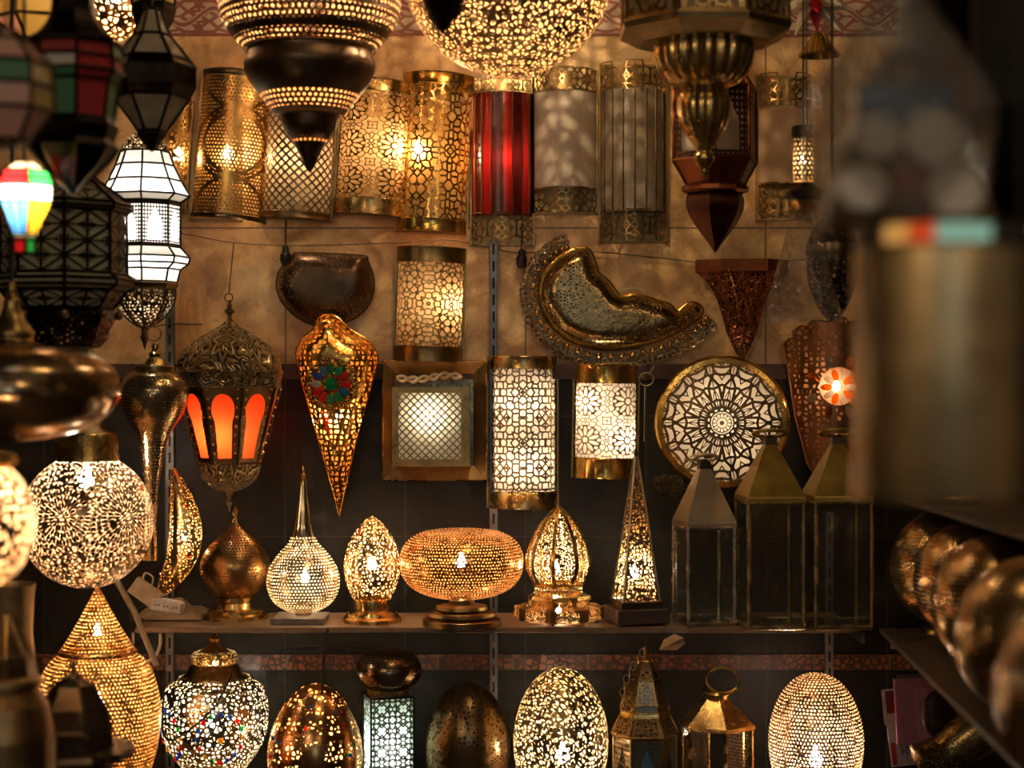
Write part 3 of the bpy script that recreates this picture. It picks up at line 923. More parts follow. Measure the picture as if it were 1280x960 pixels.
for i in range(0, len(b2)-1, 2):
    for bb, rr in ((b2, 4.2), (b3, 3.6)):
        cc = t.L(bb[i][0]+random.uniform(-1, 1), bb[i][1]+random.uniform(-1, 1), random.uniform(-.008, -.002))
        mb.tube(ring_pts(cc, rr*t.s, 8, 'y', tilt=random.uniform(-.6, .6)), .0015, 4, True)
ob = mb.build('looped_fringe', silver, t.o); ob['kind'] = 'stuff'
mb = MB(); mb.inflate([((a-t.px)*t.s, (t.py-b)*t.s) for a, b in off(lp, 21*sgn)]+[((a-t.px)*t.s, (t.py-b)*t.s) for a, b in reversed(lp)], .002, .02, 6*t.s); mb.build('fringe_plate', pierced('fringe_plate', (.20, .15, .08), lambda m: h_lace(m, 110, .1), .3), t.o)
mb = MB()
for dy2, rr in ((-.002, 16), ): mb.tube(ring_pts(t.L(790, 368, -.004), 16*t.s, 20, 'y', .5), .0014, 5, True)
mb.build('wire_loop', silver, t.o)
# trumpet sconce
t = T('trumpet_sconce', 'rusty copper trumpet-shaped wall sconce tapering to a point', 'wall lamp', 927, 452, 3.47)
mt = emboss('rust_relief', (.34, .11, .04), .4, 95, .8)
ph = -PI/2-PI/6
t.lathe('cup', [(56, 327), (56, 340), (44, 352), (32, 372), (24, 396), (18, 418), (8, 440), (2, 450)], mt, seg=6, phase=ph, sh=False, sy=.55, smooth=True)
t.lathe('rim', [(57, 325), (58, 328), (58, 340), (56, 342)], copper, seg=6, phase=ph, sh=False, sy=.55)
mb = MB(); mb.tube([t.L(905, 333, -.05), t.L(912, 352, -.045), t.L(922, 395, -.03)], .001, 5); mb.build('seam_wire', brass, t.o)
t.lathe('tip', [(6, 436), (5, 444), (3, 450), (4, 453), (1, 458)], brassd, seg=12)
# red pane lantern
t = T('hanging_lantern', 'embossed domed lantern with glowing red keyhole windows', 'lantern', 287, 640, 3.3)
ph = -PI/2+math.radians(23)
rel = emboss('chased_silver_brass', (.66, .50, .27), .3, 62, .8, uvm=1.0); rel2 = emboss('chased_fine', (.42, .32, .18), .34, 120, .8)
t.lathe('finial', [(1, 375), (2, 379), (3, 382), (2, 385), (6, 388), (7, 390), (3, 392), (2, 396), (4, 402)], bronze, seg=16)
t.lathe('dome', [(4, 400), (12, 407), (28, 416), (46, 427), (60, 440), (66, 452), (67, 463)], rel, seg=8, phase=ph, sh=False, smooth=True, k=3)
t.lathe('cornice', [(67, 462), (70, 465), (68, 470), (66, 483), (64, 486)], rel2, seg=8, phase=ph, sh=False)
mt = pierced('keyhole_panels', (.30, .22, .12), h_key, .35)
facets(t, 'window_panel', [(64, 485), (39, 578)], 8, ph, mt)
facets(t, 'pane', [(61, 486), (37, 577)], 8, ph, milk('glowing_red_glass', (.75, .03, .01), .75, tcol=(1.0, .07, .015)))
mb = MB()
for k in range(8):
    for dd in (-.11, .11):
        a0 = facet_pts(65*t.s, (t.py-487)*t.s, 8, ph); a1 = facet_pts(40*t.s, (t.py-577)*t.s, 8, ph)
        for q in range(9):
            f = q/8; e0 = a0[k].lerp(a0[(k+1) % 8], dd % 1); e1 = a1[k].lerp(a1[(k+1) % 8], dd % 1)
            mb.ball(e0.lerp(e1, f), .0034, 7, 4)
ob = mb.build('rivets', brass, t.o); ob['kind'] = 'stuff'
frame(t, [(66, 484), (40, 578)], 8, ph, .0026, bronze)
t.lathe('cup', [(39, 577), (40, 583), (36, 597), (22, 609), (6, 615)], rel, seg=8, phase=ph, sh=False, smooth=True, k=3)
t.lathe('drop', [(3, 614), (4, 618), (2, 622), (4, 628), (1.5, 634), (.5, 640)], bronze, seg=12)
t.bulb(280, 540, 2.6, (1, .5, .2), dy=-.025, r=.012, st=25)
mb = MB(); mb.tube(ring_pts(t.L(286, 372), 5*t.s, 16), .0012, 6, True); mb.build('ring', bronze, t.o)
mb = MB(); mb.tube([t.L(286, 367), t.L(286, 300, .06)], .001, 5); mb.build('cord', cordm, t.o)
# jewelled cone
t = T('cone_sconce', 'golden pierced cone wall lamp with a multicoloured jewel rosette', 'wall lamp', 423, 645, 3.435)
sp = [(408, 392), (418, 394), (428, 402), (438, 412), (455, 422), (466, 433), (472, 444), (471, 456), (462, 490), (448, 540), (436, 590), (427, 630), (424, 645), (421, 630), (410, 590), (395, 540), (381, 490), (372, 456), (370, 442), (374, 430), (383, 418), (392, 410), (397, 398)]
ol = outl(t, sp, 3)
mt = pierced('pierced_gold_cone', (.92, .58, .15), lambda m: h_lace(m, 78, .15, .5), .22, inner=(1, .66, .22))
mb = MB(); mb.inflate(ol, .0015, .02, 8*t.s); mb.build('back_plate', plain('dull_gold_back', (.85, .52, .16), .5, .3), t.o)
mb = MB(); mb.inflate(ol, .075, .06, 5*t.s); mb.build('shade', mt, t.o)
mb = MB(); mb.tube([(a, -.001, b) for a, b in ol], .0018, 6, True); mb.build('rim', gold, t.o)
t.bulb(418, 520, 2.8, WARM, dy=-.03, r=.009)
jc = [(.6, .01, .01), (.01, .05, .35), (.01, .3, .08), (.55, .02, .02), (.4, .42, .40), (.02, .15, .4), (.02, .35, .2)]
jm = [milk('jewel_%d' % i, c, .35, .08) for i, c in enumerate(jc)]
mb = MB(); mb.lathe([(0, .004), (.010, .003), (.012, 0), (.012, -.004)][::-1], seg=20); 
rot = Matrix.Rotation(PI/2, 3, 'X')
def disc_at(c, prof, seg=20, sq=1.0):
    m2 = MB(); m2.lathe(prof, seg=seg); m2.v = [tuple(Vector(c)+rot@Vector((v[0], v[1]*sq, v[2]))) for v in m2.v]; return m2
cc = t.L(419, 480, -.079)
disc_at(cc, [(.058*0+33*t.s, -.006), (31*t.s, 0), (9*t.s, .003), (0, .004)], 40).build('rosette_plate', emboss('rosette_gold', GOLD, .25, 140, .7), t.o)
disc_at(cc+Vector((0, -.003, 0)), [(8*t.s, 0), (7*t.s, .004), (0, .007)], 20).build('jewel', jm[2], t.o, label='round green centre jewel')
for ring, n, rr, sz in ((0, 12, 18, 1.0), (1, 16, 28, .6)):
    for k in range(n):
        a = 2*PI*k/n
        m2 = MB(); m2.ball((0, 0, 0), 1, 8, 6, (4.6*t.s*sz, .0035, 7*t.s*sz))
        R2 = Matrix.Rotation(-a+PI/2, 3, 'Y'); c2 = cc+Vector((math.cos(a)*rr*t.s, -.001+ring*.003, math.sin(a)*rr*t.s))
        m2.v = [tuple(c2+R2@Vector(v)) for v in m2.v]
        if ring == 0: m2.build('jewel', jm[(k*3+ring) % 7], t.o)
        else: m2.build('stud', gold, t.o)
# square framed lamp
t = T('square_wall_lamp', 'square brass framed wall lamp with lattice box and rope twist', 'wall lamp', 543, 600, 3.48)
mb = MB(); o_ = [(479, 451), (608, 451), (608, 600), (479, 600)]; i_ = [(495, 467), (592, 467), (592, 583), (495, 583)]
V = [t.L(a, b, .012) for a, b in o_]+[t.L(a, b, -.014) for a, b in o_]+[t.L(a, b, -.004) for a, b in i_]+[t.L(a, b, .006) for a, b in i_]
F = []
for k in range(4):
    l = (k+1) % 4
    F += [(k, k+4, l+4, l), (k+4, k+8, l+8, l+4), (k+8, k+12, l+12, l+8)]
mb.add(V, F); mb.build('frame', brassd, t.o, smooth=False)
mb = MB(); mb.tube([t.L(a, b, -.015) for a, b in o_], .0022, 6, True); mb.build('rim', brass, t.o)
mb = MB(); mb.box(t.L(543, 525, .008), (50*t.s, .002, 60*t.s)); mb.build('back_plate', metal('brass_mirror', (.35, .25, .12), .2), t.o, smooth=False)
bx = (492, 588, 484, 582); fr_ = (500, 577, 491, 573)
mb = MB(); a = [t.L(x2, y2, -.045) for x2, y2 in ((bx[0], bx[2]), (bx[1], bx[2]), (bx[1], bx[3]), (bx[0], bx[3]))]
b = [t.L(x2, y2, -.045) for x2, y2 in ((fr_[0], fr_[2]), (fr_[1], fr_[2]), (fr_[1], fr_[3]), (fr_[0], fr_[3]))]
c = [p+Vector((0, .05, 0)) for p in a]
F = []
for k in range(4):
    l = (k+1) % 4; F += [(k, k+4, l+4, l), (k, l, l+8, k+8)]
mb.add(a+b+c, F); mb.build('box', metal('box_brass', (.50, .33, .12), .3), t.o, smooth=False)
mt = pierced('pierced_square_diamond', (.40, .30, .15), lambda m: h_diamond(m, .36), .3)
mb = MB(); mb.add([b[3], b[2], b[1], b[0]], [(0, 1, 2, 3)], [[(0, 0), (8, 0), (8, 8.5), (0, 8.5)]]); mb.build('lattice', mt, t.o, smooth=False)
mb = MB(); bb = [p+Vector((0, .006, 0)) for p in b]; mb.add([bb[3], bb[2], bb[1], bb[0]], [(0, 1, 2, 3)]); mb.build('diffuser', milk('frosted_square', (.8, .72, .5), .75), t.o, smooth=False)
t.bulb(538, 520, .35, (1, .84, .6), dy=-.018, r=.008)
rope = plain('jute_rope', (.85, .68, .42), .8, 0, .6, 200)
for k in range(2):
    mb = MB(); mb.tube([t.L(498+80*i/24, 472+3*math.sin(i*.8+k*PI)+2.5*math.sin(i*.25), -.045+.004*math.cos(i*.8+k*PI)) for i in range(25)], .0036, 6); mb.build('rope', rope, t.o)
# plate lamp
t = T('plate_wall_lamp', 'round brass plate wall lamp with a pierced mandala, lit', 'wall lamp', 902, 611, 3.47, yaw=-6)
c0 = t.L(902, 528, -.035)
mt = pierced('pierced_mandala', (.20, .13, .06), lambda m: h_mandala(m, 14, 12, .13, .3, .5, .1), .35, inner=(.5, .38, .2))
m2 = MB(); R2 = 73*t.s
prof = [(R2*i/10, .018*(1-(i/10)**2)) for i in range(10, -1, -1)]
m2.lathe(prof, seg=64)
m2.uv = [[(.5+m2.v[i][0]/R2*.49, .5+m2.v[i][1]/R2*.49) for i in f] for f in m2.f]
m2.v = [tuple(c0+rot@Vector(v)) for v in m2.v]; m2.build('pierced_disc', mt, t.o)
disc_at(c0+Vector((0, .008, 0)), [(R2*i/6, .016*(1-(i/6)**2)) for i in range(6, -1, -1)], 48).build('diffuser', milk('plate_diffuser', (.80, .68, .50), .75), t.o)
m2 = disc_at(c0+Vector((0, .0, 0)), [(66*t.s, -.032), (78*t.s, -.030), (84*t.s, -.016), (83*t.s, -.004), (80*t.s, .002), (74*t.s, .003), (72.5*t.s, -.001)], 64); m2.build('rim', gold, t.o)
t.bulb(902, 528, .16, WW, dy=.005, r=.006, st=20)
for k in range(6): t.bulb(902+42*math.cos(k*PI/3), 528+42*math.sin(k*PI/3), .13, WW, dy=.006, r=.005, st=12)
# scalloped shield lamp
t = T('shield_sconce', 'copper shield-shaped wall lamp with scalloped top and glowing flower', 'wall lamp', 1042, 606, 3.47)
ls = [(980, 438), (979, 431), (984, 424), (990, 422), (990, 414), (997, 408), (1006, 409), (1010, 402), (1022, 402), (1030, 404), (1034, 399), (1042, 397)]
rs = [(2084-a, b) for a, b in reversed(ls[:-1])]
sp = ls+rs+[(1091, 520), (1076, 580), (1062, 600), (1042, 606), (1022, 600), (1008, 580), (993, 520)]
ol = outl(t, sp, 1)
mt = pierced('pierced_shield', (.30, .13, .05), lambda m: h_lace(m, 75, .15, .6).mx((m.ob()[0]*m.ob()[0]+(m.ob()[2]-.1955)*(m.ob()[2]-.1955)).lt(.0014)), .35, inner=(.7, .4, .18))
mb = MB(); mb.inflate(ol, .0015, .02, 8*t.s); mb.build('back_plate', plain('dull_copper_back', (.40, .20, .09), .5, .3), t.o)
sh_ = lambda x2, z2, d2: .055*math.cos(min(1, abs(x2)/(66*t.s))*PI/2)**.8+.002
mb = MB(); mb.inflate(ol, sh_, .05, 6*t.s); mb.build('shade', mt, t.o)
mb = MB(); mb.tube([(a, -sh_(a, b, 0), b) for a, b in ol], .002, 6, True); mb.build('rim', copper, t.o)
fl = [milk('flower_white', (.9, .8, .65), .85, .6), milk('flower_amber', (.9, .35, .05), .85, .6)]
cc = t.L(1042, 484, -.058)
for ring, n, rr, sz in ((0, 10, 15, 1.0), (1, 8, 33, 1.1)):
    for k in range(n):
        a = 2*PI*(k+.5*ring)/n
        m2 = MB(); m2.ball((0, 0, 0), 1, 6, 4, (4.4*t.s*sz, .002, 7.5*t.s*sz))
        R3 = Matrix.Rotation(-a+PI/2, 3, 'Y'); c2 = cc+Vector((math.cos(a)*rr*t.s, .002, math.sin(a)*rr*t.s))
        if ring: c2.y = -sh_(c2.x, 0, 0)-.001
        m2.v = [tuple(c2+R3@Vector(v)) for v in m2.v]
        m2.build('petal_glass', fl[k % 2], t.o)
t.bulb(1042, 484, .5, WARM, dy=-.028, r=.008, st=30)
# ================================================================== LAMPS ON THE SHELF
GS = None
t = T('onion_table_lamp', 'dark brass onion-shaped table lamp, unlit, on round stepped base', 'table lamp', 294, 776, 3.27)
mt = pierced('pierced_onion', (.52, .30, .11), lambda m: h_dots(m, .27).mn(m.noise(m.obs(), 25, 2).gt(.47)), .3)
t.cell('shade', [(3, 656), (6, 661), (14, 668), (26, 678), (37, 692), (43, 706), (43, 718), (38, 733), (28, 745), (20, 749)], mt, 4, smooth=True)
t.lathe('finial', [(.5, 636), (2, 640), (3.5, 645), (2, 649), (4, 653), (3, 657), (5, 661)], brass, seg=16, smooth=True)
t.lathe('base', [(20, 747), (24, 749), (24, 754), (22, 756), (24, 763), (34, 765), (34, 769), (41, 771), (41, 776)], brass, seg=48)
t = T('teardrop_table_lamp', 'lit silvery teardrop table lamp with long spire on a square stone block', 'table lamp', 379, 776, 3.22)
mt = pierced('pierced_teardrop', (.80, .66, .40), lambda m: h_vdots(m, .29, .15), .22, zones=[(0, (776-668)*3.22/K)], inner=(1, .8, .5))
t.cell('shade', [(4, 602), (6, 622), (9, 640), (12, 660), (19, 677), (32, 692), (42, 708), (45.5, 722), (44, 738), (35, 753), (20, 762), (12, 764)], mt, 4.2, smooth=True)
t.lathe('finial', [(.5, 581), (1.5, 586), (2, 590), (4, 593), (2.5, 596), (4, 600), (4.5, 604)], gold, seg=16)
t.lathe('neck', [(10, 761), (10, 770)], silver, seg=24)
MB().box((-.005, 0, .006), (33*t.s, 33*t.s, .0062), bev=.0015).build('base', plain('grey_stone', (.22, .19, .16), .6, 0, .4), t.o, smooth=False)
t.bulb(381, 722, 1.3, WW, r=.009, st=60)
t = T('egg_table_lamp', 'small lit brass egg table lamp between the teardrop and the wide oval lamp', 'table lamp', 465, 778, 3.22)
mt = pierced('pierced_egg', (.70, .44, .14), lambda m: h_lace(m, 120, .12), .26, inner=(1, .72, .35))
t.lathe('shade', [(1, 646), (6, 649), (15, 657), (27, 675), (34, 697), (35, 714), (31, 733), (24, 748), (22, 750)], mt, smooth=True)
t.lathe('base', [(21, 748), (22, 752), (21, 763), (32, 766), (33, 770), (37, 773), (37, 778)], brass, seg=48)
t.bulb(465, 708, 1.1, WARM, r=.009, st=60)
t = T('oval_table_lamp', 'wide lit oval brass table lamp on a stepped round base, middle of shelf', 'table lamp', 577, 781, 3.18)
mt = pierced('pierced_oval', (.66, .38, .13), lambda m: h_vdots(m, .26, .45), .22, inner=(.95, .6, .25))
t.cell('shade', [(2, 661), (30, 662), (52, 666), (68, 676), (76, 690), (77.5, 704), (74, 720), (63, 734), (45, 743), (22, 748), (12, 749)], mt, 4.1, smooth=True)
t.lathe('base', [(12, 747), (16, 750), (16, 755), (32, 757), (33, 761), (30, 763), (42, 765), (44, 769), (41, 771), (49, 774), (49, 781)], brassd, seg=56)
t.bulb(576, 703, 1.6, WARM, r=.010, st=60)
# domed lantern
t = T('domed_table_lantern', 'lit ribbed dome lantern of pierced brass on a wide octagonal foot', 'table lantern', 698, 772, 3.22)
ph = -PI/2-PI/8+.2
mt = pierced('pierced_dome', (.70, .44, .16), lambda m: h_lace(m, 150, .10).mn((m.uv()[0].fr()-.5).ab().lt(.40)), .26, inner=(1, .75, .38))
rg = [(1, 629), (13, 639), (25, 655), (35, 676), (40, 695), (37, 711), (30, 723)]
t.lathe('dome', rg, mt, seg=8, phase=ph, sh=False, smooth=True, k=3)
R = [facet_pts(max(.2, a)*t.s, (772-b)*t.s, 8, ph) for a, b in crom(rg, 3)]
for k in range(8):
    mb = MB(); mb.tube([q[k] for q in R], .0034, 6); mb.build('rib', brass, t.o)
t.lathe('collar', [(30, 722), (32, 725), (30, 728)], brass, seg=8, phase=ph, sh=False)
t.lathe('pierced_collar', [(30, 727), (30, 736)], pierced('pierced_collar', (.7, .45, .18), lambda m: h_dots(m, .36), .3, inner=(1, .8, .45)), mode='cell', pitch=5*t.s)
t.lathe('plate', [(30, 735), (40, 738), (42, 742), (40, 744), (36, 745)], brass, seg=8, phase=ph, sh=False)
t.lathe('foot', [(38, 744), (40, 750), (57, 752), (58, 766), (50, 769), (30, 769)], pierced('pierced_foot', (.55, .32, .1), lambda m: h_lace(m, 190, .1).mn((m.uv()[0].fr()-.5).ab().lt(.33)), .3, inner=(1, .7, .3)), seg=8, phase=ph, sh=False)
for k in (0, 2, 4, 6):
    a = ph+k*PI/4; mb = MB(); mb.ball((48*t.s*math.cos(a), 48*t.s*math.sin(a), .004), .0042, 8, 6); mb.build('foot_ball', brassd, t.o)
t.bulb(694, 706, 1.1, (1, .84, .58), r=.008, st=60); t.bulb(698, 758, .25, WARM, r=.005, st=20)
# pyramid
t = T('pyramid_table_lamp', 'slim pierced pyramid table lamp on a dark rectangular block', 'table lamp', 795, 773, 3.2, yaw=14)
ph = -PI/2-PI/4
rg = [(2.5, 566), (34, 744)]
mt = pierced('pierced_pyramid', (.45, .32, .18), lambda m: h_lace(m, 120, .11).mn((m.uv()[0].fr()-.5).ab().lt(.43)), .3, inner=(1, .72, .35))
facets(t, 'panel', rg, 4, ph, mt); frame(t, rg, 4, ph, .0022, silver)
t.lathe('finial', [(1, 555), (2, 558), (3, 561), (1.5, 564), (4, 568)], bronze, seg=12)
MB().box((0, 0, (773-748)*t.s), (27*t.s, 27*t.s, 4*t.s), bev=.001).build('plinth', bronze, t.o, smooth=False)
MB().box((0, 0, (773-761)*t.s), (34*t.s, 34*t.s, 9*t.s), bev=.002).build('base', plain('dark_stained_wood', (.10, .07, .05), .4), t.o, smooth=False)
for a in (-1, 1):
    for b in (-1, 1): MB().ball((a*26*t.s, b*26*t.s, .004), .004, 8, 6).build('foot_ball', bronze, t.o)
t.bulb(793, 712, .7, WW, r=.008, st=60)
# glass candle lanterns
gl = thin_glass('lantern_glass', (.86, .89, .86), .045, dust=.025)
def candle(lab, cx, w, yr0, yr1, yb, roofm, framem, ringw, d=3.2, yaw=0):
    t = T('glass_candle_lantern', lab, 'lantern', cx, yb, d, yaw=yaw, group=None)
    ph = -PI/2-PI/4; q = w*1.414
    R = [(q, yr1+8), (q, yb-4)]
    frame(t, R, 4, ph, .0042, framem)
    facets(t, 'glass_pane', [(q*.98, yr1+8), (q*.98, yb-4)], 4, ph, gl)
    mb = MB(); mb.lathe(t.pf([(7*1.414, yr0), (q*1.05, yr1), (q*1.06, yr1+2), (q*1.06, yr1+8), (q*.97, yr1+8)]), seg=4, phase=ph); mb.build('roof', roofm, t.o, smooth=False)
    mb = MB(); mb.lathe(t.pf([(7*1.414, yr0+1), (7*1.414, yr0-8), (4, yr0-12), (0, yr0-12)]), seg=4, phase=ph); mb.build('cap', bronze, t.o, smooth=False)
    mb = MB(); mb.box((0, 0, 3*t.s), (w*1.03*t.s, w*1.03*t.s, 3.2*t.s), bev=.001); mb.build('base', framem, t.o, smooth=False)
    mb = MB(); mb.tube([(ringw*t.s*math.cos(a), -ringw*.55*t.s*math.sin(a), (yb-yr0+14)*t.s+.006*math.sin(a)) for a in [2*PI*k/30 for k in range(30)]], .0034, 7, True); mb.build('ring_handle', roofm, t.o)
    return t
steelb = metal('brushed_nickel_brass', (.82, .70, .52), .36, 200, .1, .12); ybr = metal('yellow_brass_sheet', (.62, .43, .10), .34, 40, .2, .3)
fb = metal('frame_brass', (.75, .62, .36), .25)
candle('smallest glass candle lantern with a silvery roof, beside the pyramid lamp', 880, 30, 584, 648, 777, steelb, metal('frame_steel', (.75, .70, .60), .25), 17, 3.2, 12)
candle('tall glass candle lantern with yellow brass roof, middle one of the three on the shelf', 962, 34.5, 553, 616, 780, ybr, fb, 21, 3.16, 6)
candle('tall glass candle lantern with yellow brass roof at the right end of the shelf', 1046, 35, 553, 616, 781, ybr, fb, 22, 3.16, 4)
t0 = MB().box(P(962, 784, 3.16)+Vector((0, 0, 0)), (.001, .001, .001))

# clutter at the left end of the shelf
rag = plain('brown_rag', (.30, .20, .10), .8, 0, .8, 60)
mb = MB(); g = 22; c0 = P(203, 775, 3.2); vs = []
zs_ = zt-.0006
for j in range(g+1):
    for i in range(g+1):
        x2 = (i/g-.5)*.13; y2 = (j/g-.5)*.16
        e = max(0, 1-(abs(x2)/.065)**2)*max(0, 1-(abs(y2)/.08)**2)
        vs.append((c0.x+x2, -.20+y2, zs_+.004+e*(.020+.008*math.sin(x2*90+y2*60)+.005*math.sin(y2*160))))
mb.add(vs, [(j*(g+1)+i, j*(g+1)+i+1, (j+1)*(g+1)+i+1, (j+1)*(g+1)+i) for j in range(g) for i in range(g)])
mb.add([tuple((v[0], v[1], zs_+.001)) for v in vs], [((j+1)*(g+1)+i, (j+1)*(g+1)+i+1, j*(g+1)+i+1, j*(g+1)+i) for j in range(g) for i in range(g)])
S1('crumpled_cloth', mb, rag, 'crumpled brown cloth at the left end of the shelf', 'cloth', smooth='all')
t = T('power_strip', 'white power strip lying on the brown cloth at left end of shelf', 'power strip', 209, 757, 3.12)
R4 = Matrix.Rotation(math.radians(10), 3, 'Y')
MB().box((0, 0, 0), (20*t.s, .012, 8*t.s), R4, bev=.003).build('body', plain('dirty_white_plastic', (.62, .55, .50), .45), t.o, smooth=False)
for k in range(3):
    for e in (-1, 1):
        MB().ball((-.016+.016*k+e*.003, -.0125, -(-.016+.016*k)*.17), .0016, 6, 4).build('socket_hole', blackp, t.o)
mb = MB(); mb.tube(crom([t.L(190, 756), t.L(172, 760, .01), t.L(160, 772, .02), t.L(176, 778, .03)], 6), .002, 6); mb.build('cord', cordm, t.o)
t = T('cardboard_box', 'small tilted worn box with a wire loop, leaning above the power strip', 'box', 182, 752, 3.12)
MB().box((.0, 0, .016), (19*t.s, .01, 11*t.s), Matrix.Rotation(math.radians(36), 3, 'Y'), bev=.001).build('carton', plain('worn_card', (.45, .34, .2), .7, 0, .4), t.o, smooth=False)
mb = MB(); mb.tube(crom([t.L(178, 728, -.005), t.L(182, 716, -.005), t.L(192, 722, -.005), t.L(188, 738, -.004)], 6), .0016, 6); mb.build('wire_loop', plain('pale_wire', (.6, .5, .35), .5), t.o)
S1('wooden_stick', MB().tube([P(138, 712, 3.05), P(168, 765, 3.05), P(196, 832, 3.05)], .0055, 8), plain('grey_wood', (.30, .24, .16), .7, 0, .4), 'thin grey wooden stick slanting down behind the big rosette globe', 'stick')
S1('forked_branch', MB().tube(crom([tuple(P(a, b, 3.08)) for a, b in ((180, 830), (194, 820), (200, 806), (200, 792))], 5), .003, 6).tube([P(194, 820, 3.08), P(186, 812, 3.08)], .0025, 6), plain('pale_wire', (.6, .5, .35), .5), 'small forked pale twig hanging below the left end of the shelf', 'twig')

# ================================================================== BOTTOM ROW
t = T('jar_table_lamp', 'lit silvery jar lamp with coloured beads and a small lid, bottom row left', 'table lamp', 268, 1008, 3.27)
def jar_fn(m):
    return h_lace(m, 92, .13)
mt = pierced('pierced_jar', (.68, .58, .38), jar_fn, .24, inner=(1, .85, .58))
t.lathe('shade', [(44, 858), (46, 862), (58, 870), (60, 873), (66, 890), (67, 912), (63, 935), (53, 955), (40, 972), (34, 985)], mt, smooth=True)
t.lathe('lid_bowl', [(27, 841), (30, 845), (37, 856), (44, 860)], brass, seg=48, smooth=True)
t.lathe('lid_band', [(20, 826), (26, 828), (29, 833), (28, 841)], pierced('pierced_lid', (.65, .5, .25), lambda m: h_lace(m, 150, .12), .3, inner=(1, .8, .5)), seg=48)
t.lathe('finial', [(1, 788), (4, 794), (2, 800), (3, 806), (7, 811), (5, 815), (10, 820), (14, 824), (20, 827)], brass, seg=24)
t.lathe('base', [(34, 984), (38, 1000), (44, 1004), (44, 1008)], brass, seg=40)
t.bulb(268, 918, 2.2, (1, .84, .6), dy=0, r=.012, st=70)
jr = [(.02, .1, .6), (.65, .03, .02), (.75, .4, .05), (.02, .35, .1), (.7, .02, .02), (.02, .15, .55)]
jj = [milk('bead_glass_%d' % i, c, .6, .1, tcol=tuple(min(1, q*1.5) for q in c)) for i, c in enumerate(jr)]
def on_surf(t, prof, ang, py, nm, mat, sx2, sz2, cyoff=0):
    pr = sorted(t.pf(prof, True, 6), key=lambda q: q[1]); zt2 = (t.py-py)*t.s
    r = min(pr, key=lambda q: abs(q[1]-zt2))[0]
    a = -PI/2+ang; c = Vector((r*math.cos(a), r*math.sin(a), zt2))
    m2 = MB(); m2.ball((0, 0, 0), 1, 8, 6, (sx2*t.s, .0025, sz2*t.s)); Rz = Matrix.Rotation(ang, 3, 'Z')
    m2.v = [tuple(c+Rz@Vector(v)) for v in m2.v]; m2.build(nm, mat, t.o)
jp = [(44, 858), (46, 862), (58, 870), (60, 873), (66, 890), (67, 912), (63, 935), (53, 955), (40, 972), (34, 985)]
for base_a in (.28, -.95):
    for k in range(16):
        a = 2*PI*k/16
        on_surf(t, jp, base_a+math.sin(a)*.44, 925-math.cos(a)*30, 'glass_bead', jj[(k*5) % 6], 2.8, 3.4)
on_surf(t, jp, .28, 926, 'glass_bead', jj[2], 4, 4)
t = T('egg_table_lamp', 'lit copper-gold egg lamp with triangular cut-outs, bottom row beside the jar lamp', 'table lamp', 394, 1008, 3.15)
mt = pierced('pierced_copper_egg', (.62, .33, .13), lambda m: h_lace(m, 95, .17).mn(m.vor(m.obs(), 26, rnd=.5).gt(.12)), .24, inner=(1, .72, .35))
ep = [(1, 847), (12, 850), (28, 860), (44, 882), (55, 908), (59.5, 935), (57, 958), (47, 980), (34, 996)]
t.lathe('shade', ep, mt, smooth=True); t.lathe('base', [(34, 994), (40, 1002), (40, 1008)], brass)
t.bulb(392, 950, 2.0, WARM, r=.012)
for i in range(16): on_surf(t, ep, random.uniform(-1.1, 1.1), random.uniform(868, 955), 'glass_bead', jj[i % 6], 2.4, 2.6)
# white box lamp + small dark ball
t = T('box_table_lamp', 'square box lamp with scrollwork glowing greenish white, bottom row', 'table lamp', 485, 1008, 3.2, yaw=16)
ph = -PI/2-PI/4; q = 27*1.414
mt = pierced('pierced_box_scroll', (.10, .09, .06), lambda m: h_fold(m, 5, .2, .05), .4, inner=(.8, .8, .65))
mb = MB(); facets(t, 'panel', [(q, 870), (q, 1004)], 4, ph, mt).data.uv_layers[0]
o2 = [o for o in t.o.children if o.name.startswith('panel')][0]
for ld in o2.data.uv_layers[0].data: ld.uv = (ld.uv[0]*2, ld.uv[1]*5)
facets(t, 'diffuser', [(q*.93, 871), (q*.93, 1003)], 4, ph, milk('cool_diffuser', (.85, .9, .8), .8))
frame(t, [(q, 870), (q, 1004)], 4, ph, .002, iron)
t.lathe('neck', [(24, 871), (26, 868), (26, 862), (28, 860)], pierced('pierced_neck', (.65, .5, .25), lambda m: h_dots(m, .3), .3), mode='cell', pitch=4*t.s)
MB().box((0, 0, (1008-870)*t.s), (27*t.s, 27*t.s, .001)).build('top_plate', brassd, t.o, smooth=False)
MB().box((0, 0, .003), (28*t.s, 28*t.s, .003)).build('base', brassd, t.o, smooth=False)
t.bulb(482, 935, .42, (.85, 1, .88), r=.010, st=60)
t = T('oval_lamp_shade', 'small dark pierced oval lamp head sitting above the glowing box lamp', 'lamp', 486, 862, 3.2)
mt = pierced('pierced_small_oval', (.30, .20, .11), lambda m: h_dots(m, .2), .24)
t.cell('shade', [(1, 812), (18, 813), (32, 819), (40, 830), (41, 842), (36, 853), (24, 860), (14, 862)], mt, 4, smooth=True)
t = T('egg_table_lamp', 'unlit dark bronze pierced egg lamp between the box lamp and the swirl egg', 'table lamp', 585, 1008, 3.22)
mt = pierced('pierced_dark_egg', (.30, .19, .085), lambda m: h_lace(m, 110, .2), .3, inner=(.3, .22, .12))
t.lathe('shade', [(1, 858), (14, 861), (28, 870), (42, 890), (51, 916), (53, 940), (50, 965), (40, 990), (32, 998)], mt, smooth=True); t.lathe('base', [(32, 997), (38, 1003), (38, 1008)], brassd)
t = T('egg_table_lamp', 'large lit egg lamp with swirling leaf-shaped cut-outs, bottom row centre', 'table lamp', 701, 1008, 3.16)
